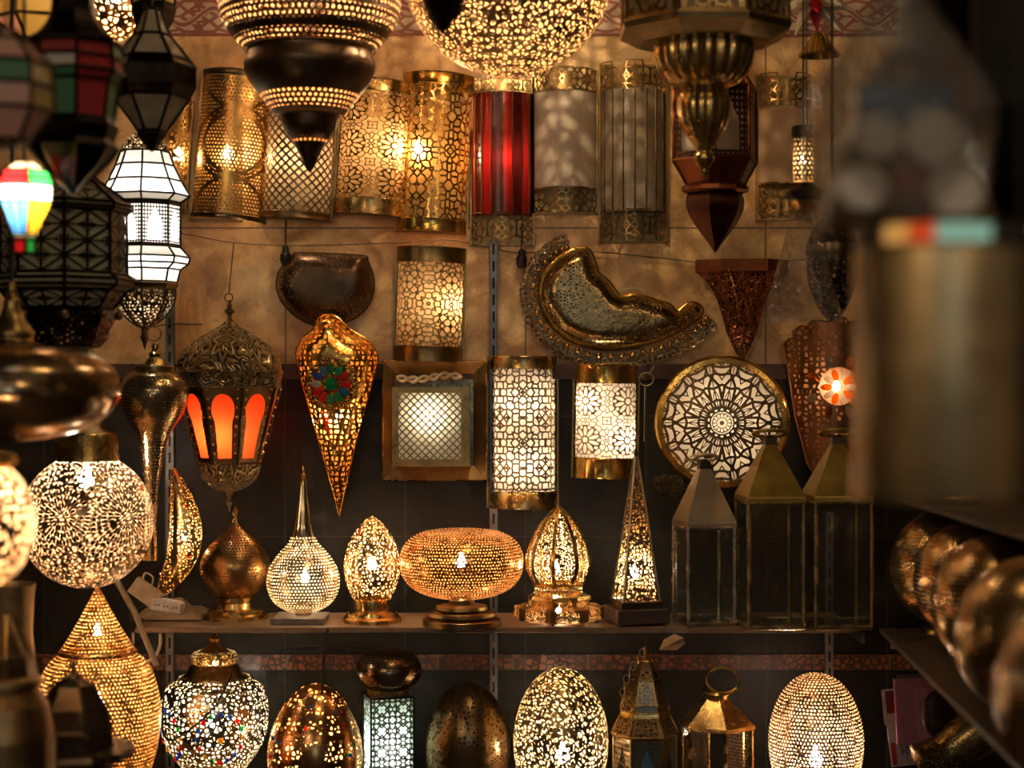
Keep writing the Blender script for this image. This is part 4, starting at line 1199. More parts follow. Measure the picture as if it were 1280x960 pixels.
mt = pierced('pierced_swirl_egg', (.36, .25, .11), lambda m: m.vor(m.comb(m.ob()[0]+m.ob()[2]*.7+(m.noise(m.obs(), 9, 1)-.5)*.10, m.ob()[1], m.ob()[2]*.62-m.ob()[0]*.35), 125, rnd=.8).gt(.17), .3, inner=(1, .78, .42))
t.cell('shade', [(1, 829), (14, 832), (30, 842), (46, 864), (56, 892), (59.5, 920), (57, 948), (50, 970), (38, 992), (32, 1000)], mt, 6.6, smooth=True); t.lathe('base', [(32, 998), (38, 1004), (38, 1008)], brassd)
t.bulb(703, 940, 2.6, (1, .78, .5), r=.012, st=60)
t = T('minaret_lantern', 'faceted minaret-shaped lantern with blue glass panel, reflection painted in, and a top chain', 'lantern', 806, 1008, 3.18)
ph = -PI/2-PI/6
mt = pierced('pierced_minaret', (.36, .25, .12), lambda m: h_lace(m, 120, .07).mn((m.uv()[0].fr()-.5).ab().lt(.38)), .3)
rg1 = [(10, 824), (20, 846), (29, 876), (30, 886)]; rg2 = [(31, 892), (42, 914)]
facets(t, 'dome_panel', rg1, 6, ph, mt); facets(t, 'shoulder_panel', rg2, 6, ph, mt)
bl = milk('pale_blue_reflection', (.35, .62, .85), .3, .15)  # blue of the front pane includes a painted window reflection
facets(t, 'pane', [(9, 824), (19, 846), (28, 876), (29, 886)], 6, ph, bl, sel=[(0, 0), (1, 0)])
facets(t, 'lower_pane', [(37, 916), (37, 1000)], 6, ph, milk('deep_blue_reflection', (.16, .32, .50), .3, .12), sel=[(0, 0)])  # front facet only: bluish reflection put into the glass colour
facets(t, 'lower_pane', [(37, 916), (37, 1000)], 6, ph, gl, sel=[(0, k) for k in range(1, 6)])
mt2 = pierced('minaret_arch', (.30, .22, .12), lambda m: h_arch(m, 10), .3)
facets(t, 'arch_panel', [(39, 915), (39, 1000)], 6, ph, mt2)
frame(t, rg1, 6, ph, .0016, brass); frame(t, rg2, 6, ph, .002, brass, name='shoulder_frame'); frame(t, [(39, 916), (39, 1002)], 6, ph, .0024, brassd, name='body_frame')
facets(t, 'collar', [(30, 886), (31, 892)], 6, ph, brass)
t.lathe('base', [(39, 1000), (41, 1004), (41, 1008)], brassd, seg=6, phase=ph, sh=False)
t.lathe('finial', [(1, 806), (3, 811), (2, 815), (5, 818), (10, 824)], brass, seg=12)
for k in range(9):
    f = k/8; px = 802-24*math.sin(f*PI/2)+ -3*math.sin(f*PI); py = 812+f*66
    mb = MB(); mb.tube(ring_pts(t.L(px, py, -.02), 3.6*t.s, 14, 'y' if k % 2 == 0 else 'x', 1.5), .0010, 5, True); mb.build('chain_link', silver, t.o)
t = T('hexagonal_glass_lantern', 'small brass hexagonal glass lantern with a big round ring handle', 'lantern', 896, 1008, 3.18)
ph = -PI/2+.12
frame(t, [(45, 906), (45, 1002)], 6, ph, .0034, brass)
facets(t, 'glass_pane', [(44, 906), (44, 1002)], 6, ph, gl)
t.lathe('roof', [(15, 870), (49, 902), (50, 906), (45, 908)], brass, seg=6, phase=ph, sh=False)
t.lathe('cap', [(0, 860), (16, 862), (18, 865), (15, 871)], brass, seg=24)
t.lathe('base', [(45, 1000), (48, 1004), (48, 1008)], brassd, seg=6, phase=ph, sh=False)
mb = MB(); cc = t.L(903, 848, -.01); mb.tube([cc+Vector((20*t.s*math.cos(a), .02*math.sin(a)*.4, 15*t.s*math.sin(a))) for a in [2*PI*k/32 for k in range(32)]], .0032, 8, True); mb.build('ring_handle', brass, t.o)
t = T('egg_table_lamp', 'lit pinkish-gold egg lamp covered with dots, bottom row right', 'table lamp', 1020, 1008, 3.16)
mt = pierced('pierced_dotted_egg', (.60, .36, .19), lambda m: h_vdots(m, .30, .3), .26, inner=(1, .72, .42))
t.cell('shade', [(1, 836), (14, 838), (30, 847), (45, 866), (55, 892), (59, 918), (57, 946), (50, 968), (38, 992), (32, 1000)], mt, 4.5, smooth=True); t.lathe('base', [(32, 998), (38, 1004), (38, 1008)], brassd)
t.bulb(1020, 945, 2.4, (1, .72, .5), r=.013, st=60)
def cord(pts, d, lab, r=.0022):
    S1('extension_cable', MB().tube(crom([tuple(P(a, b, d)) for a, b in pts], 8), r, 6), cordm, lab, 'cable')
cord([(290, 838), (284, 856), (268, 884), (240, 910), (214, 925), (203, 912), (204, 880), (206, 846)], 3.08, 'black cord looping down in front of the jar lamp')
cord([(410, 786), (408, 800), (404, 830), (402, 868)], 3.09, 'black cord falling from the shelf to the copper-gold egg lamp', .0026)
cord([(352, 812), (400, 808), (440, 812), (480, 818), (500, 812)], 3.42, 'black cord sagging under the shelf left of the middle upright')
mb = MB(); c0 = P(838, 802, 3.1)
for k in range(3):
    mb.ball(c0+Vector((random.uniform(-.008, .008), random.uniform(-.006, .006), random.uniform(-.004, .004))), .013, 7, 5, (1.3-.2*k, .5, .7+.2*k))
S1('paper_tag', MB().add([P(824, 812, 3.1), P(830, 800, 3.09), P(843, 793, 3.12), P(854, 797, 3.08), P(856, 804, 3.1), P(846, 812, 3.12), P(836, 806, 3.06)], [(0, 1, 6), (1, 2, 6), (2, 3, 6), (3, 4, 6), (4, 5, 6), (5, 0, 6)]), plain('brown_paper', (.45, .27, .12), .7), 'crumpled brown paper tag hanging above the minaret lantern', 'tag', smooth=False, solid=.0008)
# dark crumpled foliage between lamps
# key ring
t = T('key_ring', 'metal ring with small hook hanging right of the short lit sconce', 'ring', 808, 485, 3.36)
mb = MB(); mb.tube(ring_pts(t.L(808, 474), 9*t.s, 24, 'y', .9), .0016, 6, True); mb.build('ring', silver, t.o)
mb = MB(); mb.tube(crom([t.L(812, 466), t.L(818, 458), t.L(826, 452, .05), t.L(828, 443, .135)], 5), .0015, 6); mb.build('hook', silver, t.o)
mb = MB(); mb.ball(t.L(805, 472), .006, 8, 5, (1.4, .6, .8)); mb.build('key_head', bronze, t.o)
mb = MB(); mb.tube([t.L(806, 484), t.L(805, 552)], .0009, 5); mb.build('string', plain('pale_wire', (.6, .5, .35), .5), t.o)
def bundle(px, py, w, h, d, lab, n=26):
    mb = MB()
    for i in range(n):
        a = random.random()*2*PI; r = math.sqrt(random.random())
        c = P(px+w*r*math.cos(a), py+h*r*math.sin(a), d+random.uniform(-.012, .012))
        mb.tube(ring_pts(c, random.uniform(.004, .008), 8, random.choice('xyz'), random.uniform(.6, 1), random.uniform(-1, 1)), .0011, 4, True)
    ob = S1('tangled_chain', mb, bronze, lab, 'chain')
bundle(838, 606, 20, 13, 3.46, 'tangle of dark metal chain at lower left of the plate lamp', 90)

# ================================================================== LEFT SIDE HANGING LAMPS
t = T('drop_pendant', 'unlit silvery brass onion drop pendant with long trumpet tail', 'pendant lamp', 187, 700, 3.1)
mt = pierced('pierced_drop', (.66, .50, .26), lambda m: h_dots(m, .24), .24, inner=(.3, .2, .1))
t.cell('shade', [(22, 463), (34, 470), (42, 484), (42, 500), (36, 518), (26, 534), (18, 552), (14, 575), (10, 600), (8, 630)], mt, 4.2, smooth=True)
t.lathe('tail', [(8, 629), (7, 650), (8, 680), (10, 700)], brass, seg=24)
t.lathe('collar', [(23, 456), (25, 458), (25, 464), (22, 466)], brassd, seg=40)
t.lathe('cap', [(3, 428), (5, 432), (4, 438), (8, 442), (7, 446), (11, 450), (14, 457), (22, 458)], brass, seg=24)
mb = MB(); mb.tube(ring_pts(t.L(185, 417), 9*t.s, 24), .0013, 6, True); mb.build('ring', brassd, t.o)
t.o.rotation_euler = (0, math.radians(1.5), 0)
mb = MB(); mb.tube([t.L(185, 409), t.L(190, 402, .10), t.L(196, 396, .39)], .0013, 6); mb.build('cord', cordm, t.o)
t = T('globe_pendant', 'lit lacy globe pendant with round rosette medallions, lower left', 'pendant lamp', 109, 735, 3.0)
Rg = 82
mt = pierced('pierced_medallion_globe', (.46, .34, .19), lambda m: h_medal(m), .3, inner=(.9, .62, .36))
mb = MB(); N_ = 40; prof = [(Rg*math.cos(a)*t.s, (735-651+Rg*1.03*math.sin(a))*t.s) for a in [(-PI/2+.12+(PI-.62)*i/N_) for i in range(N_+1)]]
mb.lathe(prof, seg=96, phase=-PI/2+math.radians(-24-30), nu=6, nv=1)
# latitude v so that medallions stay round at the equator
zc = (735-651)*t.s; ww = 2*PI*Rg*t.s/6
mb.uv = [[(u, .5+math.asin(max(-1, min(1, (mb.v[vi][2]-zc)/(Rg*1.03*t.s))))*Rg*t.s/ww) for (u, v), vi in zip(us, f)] for us, f in zip(mb.uv, mb.f)]
mb.build('shade', mt, t.o)
t.lathe('collar', [(36, 541), (38, 544), (38, 566), (40, 570), (40, 576)], brass, seg=48)
t.lathe('cap', [(8, 520), (12, 524), (30, 538), (36, 542)], brassd, seg=32)
t.bulb(108, 600, 3.0, (1, .76, .5), r=.014, st=70); hang(t, 520)
# big smooth disc
t = T('disc_pendant', 'large smooth bronze disc-shaped pendant with bell-shaped top, left edge', 'pendant lamp', 15, 552, 2.5)
t.lathe('disc', [(45, 432), (78, 434), (106, 444), (126, 462), (133, 485), (129, 504), (112, 524), (80, 540), (44, 549), (20, 552)], metal('smooth_bronze', (.42, .30, .16), .22, 60, .15, .5), seg=96, smooth=True)
t.lathe('bell', [(4, 352), (6, 362), (5, 368), (10, 376), (11, 384), (15, 396), (24, 410), (27, 418), (26, 424), (30, 428), (46, 433)], brassd, seg=48, smooth=True)
hang(t, 352, 0, .003)
t = T('globe_pendant', 'blurred lacy globe pendant cropped by the left edge', 'pendant lamp', -22, 735, 2.12)
mt = pierced('pierced_edge_globe', (.40, .28, .15), lambda m: h_lace(m, 85, .12), .3, inner=(1, .76, .45))
t.lathe('shade', [(60*math.cos(a)*1.08, 655-82*math.sin(a)) for a in [(-PI/2+.1+(PI-.35)*i/30) for i in range(31)]], mt, seg=72)
t.lathe('cap', [(14, 562), (40, 568), (44, 578), (40, 582)], brass, seg=32)
t.bulb(-20, 640, .9, WARM, r=.014); hang(t, 562, 0)
t = T('floor_lamp_tower', 'blurred brushed brass column lamp at the left edge below the globe', 'lamp', 10, 880, 2.75)
t.lathe('column', [(34, 730), (32, 745), (30, 790), (34, 830), (36, 880)], metal('brushed_brass_column', (.55, .38, .18), .45, 300, .5), seg=40)
t.lathe('foot', [(36, 878), (46, 884), (60, 960), (60, 1080)], brassd, seg=40)
# tall cone and pear lamp
t = T('pear_floor_lamp', 'tall lit dotted lamp with a cone top over a pear-shaped body, lower left', 'lamp', 122, 1060, 2.95)
mt = pierced('pierced_pear', (.72, .46, .14), lambda m: h_vdots(m, .27, .35), .28, inner=(1, .64, .24))
t.cell('cone', [(2, 734), (6, 742), (14, 758), (26, 780), (38, 800), (45, 812), (46, 815)], mt, 4.6)
t.lathe('rim', [(46, 812), (49, 814), (48, 818), (44, 819)], brass, seg=56)
t.cell('body', [(46, 817), (56, 824), (66, 838), (74, 862), (78, 890), (76, 920), (70, 950), (60, 980), (48, 1004)], mt, 4.9, smooth=True)
t.lathe('base', [(46, 1002), (44, 1030), (52, 1054), (52, 1060)], brass, seg=48)
t.bulb(122, 885, 2.4, WARM, r=.014); t.bulb(122, 790, .5, WARM, r=.008, st=20)
t = T('domed_lantern', 'dark six-sided domed lantern with pierced front, in front of the pear lamp', 'lantern', 92, 985, 2.35)
ph = -PI/2-PI/6
rg = [(8, 846), (26, 858), (40, 882), (47, 910), (49, 936)]
mt = pierced('pierced_dark_dome', (.24, .15, .07), lambda m: h_lace(m, 150, .14).mn((m.uv()[0].fr()-.5).ab().lt(.40)), .3)
facets(t, 'dome_panel', rg, 6, ph, mt); frame(t, rg, 6, ph, .0022, bronze)
facets(t, 'lining', [(a*.96, b) for a, b in rg], 6, ph, milk('smoky_glass', (.12, .15, .16), .3, .15))
t.lathe('finial', [(2, 824), (4, 830), (3, 838), (8, 842), (10, 848)], bronze, seg=16)
t.lathe('tray', [(50, 932), (76, 934), (78, 940), (74, 946), (50, 950), (46, 985)], bronze, seg=12, sh=False)
t = T('domed_lantern', 'blurred bronze domed lantern on a ringed base at bottom left corner', 'lantern', 8, 1000, 2.2)
rg = [(6, 772), (16, 790), (32, 818), (38, 846)]
facets(t, 'dome_panel', rg, 8, ph, mt); frame(t, rg, 8, ph, .002, brassd)
t.lathe('ring', [(38, 845), (44, 848), (45, 854), (38, 858)], brassd, seg=32)
t.lathe('body', [(38, 857), (52, 880), (60, 920), (62, 1000)], pierced('pierced_brown_body', (.42, .26, .11), lambda m: h_dots(m, .2), .35), mode='cell', pitch=5*t.s)
# horn lamp
t = T('horn_lamp', 'crescent horn-shaped pierced lamp lit from inside with red bits, left of shelf', 'lamp', 222, 745, 3.3)
sp = crom([tuple(t.L(a, b)) for a, b in ((216, 584), (224, 612), (230, 640), (232, 668), (227, 696), (214, 722), (200, 742))], 8)
n = len(sp); rr = [t.s*(1.5+19*math.sin(PI*min(1, (i/(n-1))*.95))**.9) for i in range(n)]
mt = pierced('pierced_horn', (.50, .36, .16), lambda m: h_lace(m, 130, .13).mn(m.ob()[0].ab().gt(.004)), .28, inner=(1, .75, .35))
mb = MB(); mb.tube(sp, rr, 28, caps=False); mb.build('shade', mt, t.o)
t.bulb(229, 672, .7, WARM, r=.006, st=40)
for a, b in ((218, 592), (236, 632), (238, 694), (204, 716)):
    MB().ball(t.L(a, b, -.022 if b > 600 else -.004), .0035, 6, 4).build('glass_bead', jj[4], t.o)

# white lit octagonal lantern
t = T('hanging_lantern', 'brightly lit white glass octagonal lantern with pierced cup below, upper left', 'lantern', 181, 436, 3.12)
ph = -PI/2-math.asin(4/44.)+.21
rg = [(30, 190), (36, 207), (45, 226), (56, 245), (44, 253), (44, 309), (56, 322), (54, 330), (44, 337), (40, 353)]
whit = milk('lit_white_glass', (.92, .88, .80), .75)
facets(t, 'pane', [(a*.97, b) for a, b in rg], 8, ph, whit)
frame(t, rg, 8, ph, .0019, iron)
mt = pierced('white_lantern_filigree', (.05, .035, .02), lambda m: h_arch(m, 9), .4)
facets(t, 'filigree', [(44.4, 254), (44.4, 308)], 8, ph, mt)
mt = pierced('white_lantern_edging', (.05, .035, .02), lambda m: (((m.uv()[0]*6).sin()*.0+(m.uv()[1].fr()-.62)*1.0+((m.uv()[0].fr()-.5).ab()*2-.5)*.3).gt(.06)).mx((m.uv()[1].fr()).lt(.5)), .4)
t.lathe('collar', [(40, 352), (42, 355), (40, 360), (37, 363)], bronze, seg=8, phase=ph, sh=False)
cupm = pierced('pierced_cup', (.13, .085, .045), lambda m: h_lace(m, 120, .12), .35, inner=(.8, .6, .35))
t.lathe('cup', [(37, 362), (37, 372), (32, 386), (20, 400), (8, 408), (5, 411)], cupm, smooth=True)
for k in range(8):
    a = ph+PI/4*k; pr = t.pf([(37.5, 362), (37.5, 372), (32.5, 386), (20, 400), (8, 408)], True)
    mb = MB(); mb.tube([(r*math.cos(a), r*math.sin(a), z2) for r, z2 in pr], .0022, 6); mb.build('rib', bronze, t.o)
t.lathe('drop', [(5, 408), (4, 416), (6, 422), (3, 428), (.5, 437)], bronze, seg=12)
t.lathe('top_dome', [(6, 160), (14, 168), (26, 180), (32, 191)], cupm, smooth=True)
t.bulb(176, 282, 1.5, (1, .92, .78), r=.014, st=70)
hang(t, 160)
# big dark octagonal lantern
t = T('hanging_lantern', 'large dark octagonal lantern with geometric grille over pale glass, left', 'lantern', 80, 438, 2.8)
ph = -PI/2+.255
rg = [(28, 214), (46, 228), (84, 256), (84, 262), (77, 266), (77, 343), (88, 350), (88, 358), (76, 364), (60, 386)]
pale = milk('pale_unlit_glass', (.66, .68, .50), .45, .35, mottle=.2)
facets(t, 'pane', [(a*.97, b) for a, b in rg], 8, ph, pale)
frame(t, rg, 8, ph, .0028, iron)
mt = pierced('stair_grille', (.03, .024, .016), lambda m: h_stair(m), .4)
facets(t, 'grille', [(77.5, 267), (77.5, 342)], 8, ph, mt); mt2 = pierced('stair_grille_one', (.03, .024, .016), lambda m: h_stair(m, 1.0), .4)
facets(t, 'roof_grille', [(46.5, 228), (83, 255)], 8, ph, mt2); facets(t, 'lower_grille', [(76, 365), (60.5, 386)], 8, ph, mt2)
t.lathe('skirt', [(60, 385), (66, 392), (62, 402), (56, 412), (54, 424), (44, 434), (20, 438)], pierced('skirt_grille', (.03, .02, .013), lambda m: h_lace(m, 90, .25), .35), seg=8, phase=ph, sh=False)
for k in range(8):
    a = ph+PI/4*k; MB().ball((67*t.s*math.cos(a), 67*t.s*math.sin(a), (438-394)*t.s), .009, 8, 6, (1, 1, .9)).build('boss', bronze, t.o)
hang(t, 214)
# multicolour small lit lantern
t = T('hanging_lantern', 'small lit lantern with red, white, blue and orange glass panes, left edge', 'lantern', 30, 318, 2.25)
ph = -PI/2+math.asin(15/37.)
tiers = [(12, 203), (30, 214), (36, 224), (37.5, 233), (36, 253), (17, 294), (15, 298), (15, 317)]
frame(t, tiers, 6, ph, .0016, iron)
pc = {'tan': milk('lit_tan', (.85, .6, .3), .7), 'red': milk('lit_red', (.85, .02, .02), .8), 'green': milk('lit_green', (.05, .6, .08), .8), 'white': milk('lit_clear', (.95, .92, .85), .85), 'blue': milk('lit_blue', (.12, .42, .9), .8), 'orange': milk('lit_orange', (1, .45, .02), .8)}
rows = [('tan', 'tan'), ('red', 'green'), ('red', 'green'), ('white', 'white'), ('blue', 'orange'), ('tan', 'tan'), ('red', 'green')]
asc = sorted(tiers, key=lambda q: -q[1])
for i in range(len(asc)-1):
    cols = rows[len(asc)-2-i]
    for k in range(6):
        facets(t, 'pane', [asc[i], asc[i+1]], 6, ph, pc[cols[(k+1) % 2]], shrink=.97, sel=[(0, k)])
mb = MB(); a0 = facet_pts(37*t.s, (318-250)*t.s, 6, ph); a1 = facet_pts(17*t.s, (318-292)*t.s, 6, ph)
for k in range(6):
    for fx in (.3, .7): mb.tube([a0[k].lerp(a0[(k+1) % 6], fx), a1[k].lerp(a1[(k+1) % 6], fx)], .0015, 5)
mb.build('glazing_bars', iron, t.o)
t.bulb(30, 246, .35, (1, .92, .8), r=.010, st=50); hang(t, 203)
# dark multicolour lanterns
dimc = [milk('dim_pane_%d' % i, tuple(min(.9, q*1.9) for q in c), .3, .3) for i, c in enumerate([(.05, .16, .08), (.42, .32, .10), (.55, .28, .22), (.28, .03, .03), (.50, .46, .36), (.06, .22, .12)])]
def multi(t, rg, n, ph, rad, mats, seed, mat=iron):
    rnd = random.Random(seed); asc = sorted(rg, key=lambda q: -q[1])
    for i in range(len(asc)-1):
        for k in range(n):
            facets(t, 'pane', [asc[i], asc[i+1]], n, ph, rnd.choice(mats), shrink=.97, sel=[(0, k)])
    frame(t, rg, n, ph, rad, mat)
t = T('hanging_lantern', 'blurred lantern with green, yellow and pink panes cropped by the left edge', 'lantern', 8, 182, 1.95)
multi(t, [(8, 36), (26, 50), (56, 80), (58, 108), (58, 138), (30, 176), (10, 182)], 6, -PI/2+math.asin(36/58.)-.9, .0024, [dimc[0], dimc[1], dimc[2], dimc[2]], 3); hang(t, 36)
t = T('hanging_lantern', 'dark lantern with bell-shaped roof, coloured panes and pointed black base', 'lantern', 92, 242, 2.3)
ph = -PI/2+.3
t.lathe('roof', [(10, -60), (22, -30), (26, 0), (30, 22), (44, 42), (62, 52), (64, 58)], iron, seg=8, phase=ph, sh=False, smooth=True, k=3)
multi(t, [(60, 58), (62, 75), (64, 92), (56, 104), (50, 150)], 8, ph, .0024, [dimc[0], dimc[3], dimc[5], dimc[4], dimc[3]], 5)
t.lathe('base', [(50, 150), (56, 158), (54, 166), (50, 176), (54, 184), (44, 200), (28, 216), (12, 232), (.5, 242)], iron, seg=8, phase=ph, sh=False)
for k in range(8):
    a = ph+PI/4*k; mb = MB(); pr = t.pf([(56, 184), (46, 200), (30, 216), (13, 232), (1, 242)]); mb.tube([(r*math.cos(a), r*math.sin(a), z2) for r, z2 in pr], .0022, 6); mb.build('rib', bronze, t.o)
hang(t, -60)
t = T('hanging_lantern', 'black framed lantern with smoky white tapering panes, upper left', 'lantern', 190, 190, 2.7)
ph = -PI/2-.35
sm = milk('smoky_white_glass', (.70, .62, .45), .4, .4, mottle=.3)
rg = [(10, 12), (22, 44), (46, 74), (54, 84)]; rg2 = [(47, 122), (17, 164)]
facets(t, 'roof_pane', [(a*.97, b) for a, b in rg[:3]], 6, ph, sm); frame(t, rg, 6, ph, .0026, iron)
facets(t, 'rim_plate', [(46, 74), (54.5, 84), (55, 110), (47.5, 122)], 6, ph, metal('black_iron_gloss', (.03, .02, .012), .25))
facets(t, 'pane', [(46, 122), (16.5, 164)], 6, ph, sm); frame(t, rg2, 6, ph, .0026, iron, name='lower_frame')
t.lathe('point', [(18, 162), (19, 168), (10, 180), (.5, 190)], iron, seg=6, phase=ph, sh=False)
hang(t, 12)
t = T('hanging_lantern', 'small black lantern with pale pane at the very top left of the tiled border', 'lantern', 192, 56, 2.85)
multi(t, [(10, -70), (26, -40), (26, 6)], 6, ph, .0024, [dimc[4], dimc[1]], 9)
t.lathe('base', [(26, 6), (28, 12), (24, 28), (12, 46), (.5, 56)], iron, seg=6, phase=ph, sh=False); hang(t, -70)
t = T('pierced_pendant', 'glowing orange lacy pendant behind the dark lanterns, top left', 'pendant lamp', 142, 52, 3.05)
t.lathe('shade', [(8, -60), (24, -40), (34, -10), (34, 20), (24, 40), (8, 52)], pierced('pierced_lace_b', (.40, .22, .08), lambda m: h_lace(m, 70, .12), .3, inner=(1, .65, .3)), smooth=True); t.bulb(142, 0, 2.2, WARM, r=.012); hang(t, -60)
t = T('pierced_pendant', 'blurred amber pierced lantern at the top left corner', 'pendant lamp', 42, 56, 2.75)
multi(t, [(12, -50), (44, -10), (48, 24), (20, 50), (4, 56)], 6, -PI/2-.2, .003, [dimc[1], dimc[1], dimc[2]], 4, brassd)
t.bulb(55, 5, .35, WARM, r=.008, st=10); hang(t, -50)

# ================================================================== RIGHT SIDE
zsh = CAMZ-.435
for i, (gx, gd, R, lab) in enumerate([(.765, 3.06, .103, 'farthest of the row of pierced brass globes on the right side shelf'),
        (.752, 2.82, .103, 'second farthest brass globe in the row on the right side shelf'),
        (.715, 2.55, .103, 'middle brass globe in the row on the right side shelf'),
        (.660, 2.2, .104, 'brass globe fourth from the back in the right side row'),
        (.600, 1.80, .106, 'nearest and most blurred brass globe at the right edge')]):
    t = T('globe_table_lamp', lab, 'table lamp', 640, 480, 2, group=None)
    t.s = 1; t.px = 0; t.py = 0
    t.o.location = (gx, CAMY+gd, zsh)
    col_ = [(.72, .52, .24), (.66, .42, .18), (.60, .38, .16), (.58, .38, .17), (.62, .44, .24)][i]
    mt = pierced('pierced_row_globe_%d' % i, col_, lambda m: h_dots(m, .22), .27, inner=(.28, .18, .09))
    R = min(R, .1035); z0 = -R-.012
    t.lathe('shade', [(R*math.cos(a), z0-R*1.0*math.sin(a)) for a in [(-PI/2+.28+(PI-.28)*k/30) for k in range(31)]][::-1], mt, mode='cell', pitch=.0072)
    t.lathe('base', [(.030, -.026), (.034, -.018), (.032, -.012), (.046, -.008), (.048, 0)], brass, seg=40)
# small bits on side shelves
t = T('metal_tray', 'small brass tray standing at the back of the upper side shelf', 'tray', 1190, 652, 2.9)
t.o.location.z = CAMZ-.205
t.lathe('dish', [(8, 652), (30, 648), (36, 640), (38, 640), (32, 652)], brass, seg=32); 
t = T('price_card', 'small blue-white card on the wall under the row of globes', 'card', 1130, 812, 3.44)
MB().box((0, 0, .012), (.026, .002, .010)).build('card', plain('blue_white_card', (.30, .36, .38), .6), t.o, smooth=False)
MB().box((-.012, -.0025, .012), (.011, .0006, .006)).build('picture', plain('dark_print', (.05, .06, .06), .6), t.o, smooth=False)
# papers
t = T('pink_notepad', 'pink notepad hanging below the side shelf, right', 'notepad', 1146, 930, 3.1, roll=-3)
MB().box((0, 0, 42*t.s), (25*t.s, .004, 41*t.s), bev=.001).build('cover', plain('pink_card', (.60, .24, .32), .6), t.o, smooth=False)
MB().box((8*t.s, -.0046, 38*t.s), (7*t.s, .0008, 32*t.s)).build('fold', plain('light_pink_card', (.68, .32, .46), .6), t.o, smooth=False)
MB().box((0, .004, 84*t.s), (20*t.s, .0025, .004)).build('clip', steel, t.o, smooth=False)
mb = MB(); mb.tube([(0, .004, 84*t.s), (0.004, .004, 138*t.s)], .001, 5); mb.build('string', cordm, t.o)
t = T('white_flyer', 'white flyer with a dark red panel sticking out left of the pink notepad', 'flyer', 1118, 905, 3.108, roll=-6)
MB().box((0, 0, 22*t.s), (12*t.s, .001, 22*t.s)).build('sheet', plain('white_paper', (.66, .58, .56), .6), t.o, smooth=False)
MB().box((-1*t.s, -.0014, 28*t.s), (7*t.s, .0005, 14*t.s)).build('red_panel', plain('dark_red_print', (.28, .03, .03), .6), t.o, smooth=False)
t = T('price_leaflet', 'white leaflet with blue numbers and red edge below the pink notepad', 'leaflet', 1132, 955, 3.112, roll=-6)
MB().box((0, 0, 26*t.s), (18*t.s, .001, 28*t.s)).build('sheet', plain('white_paper', (.66, .58, .56), .6), t.o, smooth=False)
MB().box((-13*t.s, -.0014, 14*t.s), (3*t.s, .0005, 14*t.s)).build('red_edge', plain('red_print', (.55, .05, .03), .6), t.o, smooth=False)
bluep = plain('blue_print', (.02, .06, .25), .6)
MB().text('10', 14*t.s, (-6*t.s, -.0016, 12*t.s)).build('digits', bluep, t.o, smooth=False)
MB().text('1', 10*t.s, (0*t.s, -.0016, 3*t.s)).build('small_digit', bluep, t.o, smooth=False)
t = T('dark_wallet', 'dark purse hanging right of the pink notepad', 'purse', 1172, 918, 3.05)
mb = MB(); mb.ball(t.L(1173, 892), 1, 24, 16, (21*t.s, .012, 30*t.s)); mb.build('body', plain('dark_leather', (.03, .015, .012), .5), t.o)
mb = MB(); mb.tube(crom([tuple(t.L(a, b, -.008)) for a, b in ((1155, 878), (1164, 884), (1173, 886), (1182, 884), (1191, 878))], 4), .0012, 6); mb.build('flap_edge', plain('worn_leather_edge', (.08, .04, .025), .5), t.o)
mb = MB(); mb.tube([t.L(1172, 864), t.L(1174, 797)], .0016, 5); mb.build('strap', cordm, t.o)
t = T('tilted_brass_lamp', 'tilted pierced brass lamp lying at the bottom right below the notepad', 'lamp', 1150, 965, 2.95, roll=55)
t.cell('shade', [(32, 855), (30, 890), (26, 920), (30, 945), (34, 955), (20, 963)], pierced('pierced_tilted', (.52, .36, .14), lambda m: h_lace(m, 140, .14), .27), 5, smooth=True)
t.lathe('rim', [(32, 852), (35, 856), (32, 860)], brass)
mb = MB(); mb.tube([(0, 0, 0), (.012, .02, .03), (.10, .04, .09)], .0015, 6); mb.build('cord', cordm, t.o)
# pierced strip lamps near plastic
t = T('pierced_bar_lamp', 'slim silvery pierced tube hanging right of the tan parchment sconce', 'lamp', 1004, 228, 2.9)
t.cell('tube', [(12, 172), (13, 200), (13, 226)], pierced('pierced_silver_bar', (.62, .55, .38), lambda m: h_leaf(m, .38, 2), .25, inner=(.8, .65, .4)), 6)
t.lathe('cap', [(5, 156), (14, 158), (15, 170), (12, 173)], iron, seg=20)
t.bulb(1004, 200, .15, WARM, r=.005, st=10); hang(t, 156, 0, .0015)
t = T('brass_bell', 'small dark bell-shaped lamp with amber brass rim, right of the tan sconce', 'lamp', 1008, 262, 2.6)
t.lathe('bell', [(6, 228), (14, 234), (26, 240), (28, 248), (16, 254)], iron, seg=24); t.lathe('rim', [(18, 246), (22, 250), (12, 262)], metal('amber_rim', (.9, .5, .15), .3), seg=24); hang(t, 228, 0, .0015)  # rim is amber-coloured metal, no emission
t = T('oval_pendant', 'dark pierced oval pendant wrapped in clear plastic, right', 'pendant lamp', 1040, 402, 2.75)
mt = pierced('pierced_dark_oval', (.10, .075, .05), lambda m: h_lace(m, 110, .2), .25)
t.lathe('shade', [(6, 268), (22, 282), (31, 305), (32, 335), (27, 362), (16, 388), (3, 402)], mt, smooth=True)
t.lathe('band', [(32.5, 305), (33, 310), (33, 316), (32.5, 320)], bronze); hang(t, 268)
wrap = thin_glass('clear_plastic_wrap', (.93, .9, .86), .12, bumps=.03, dust=.05, fres=1.0)
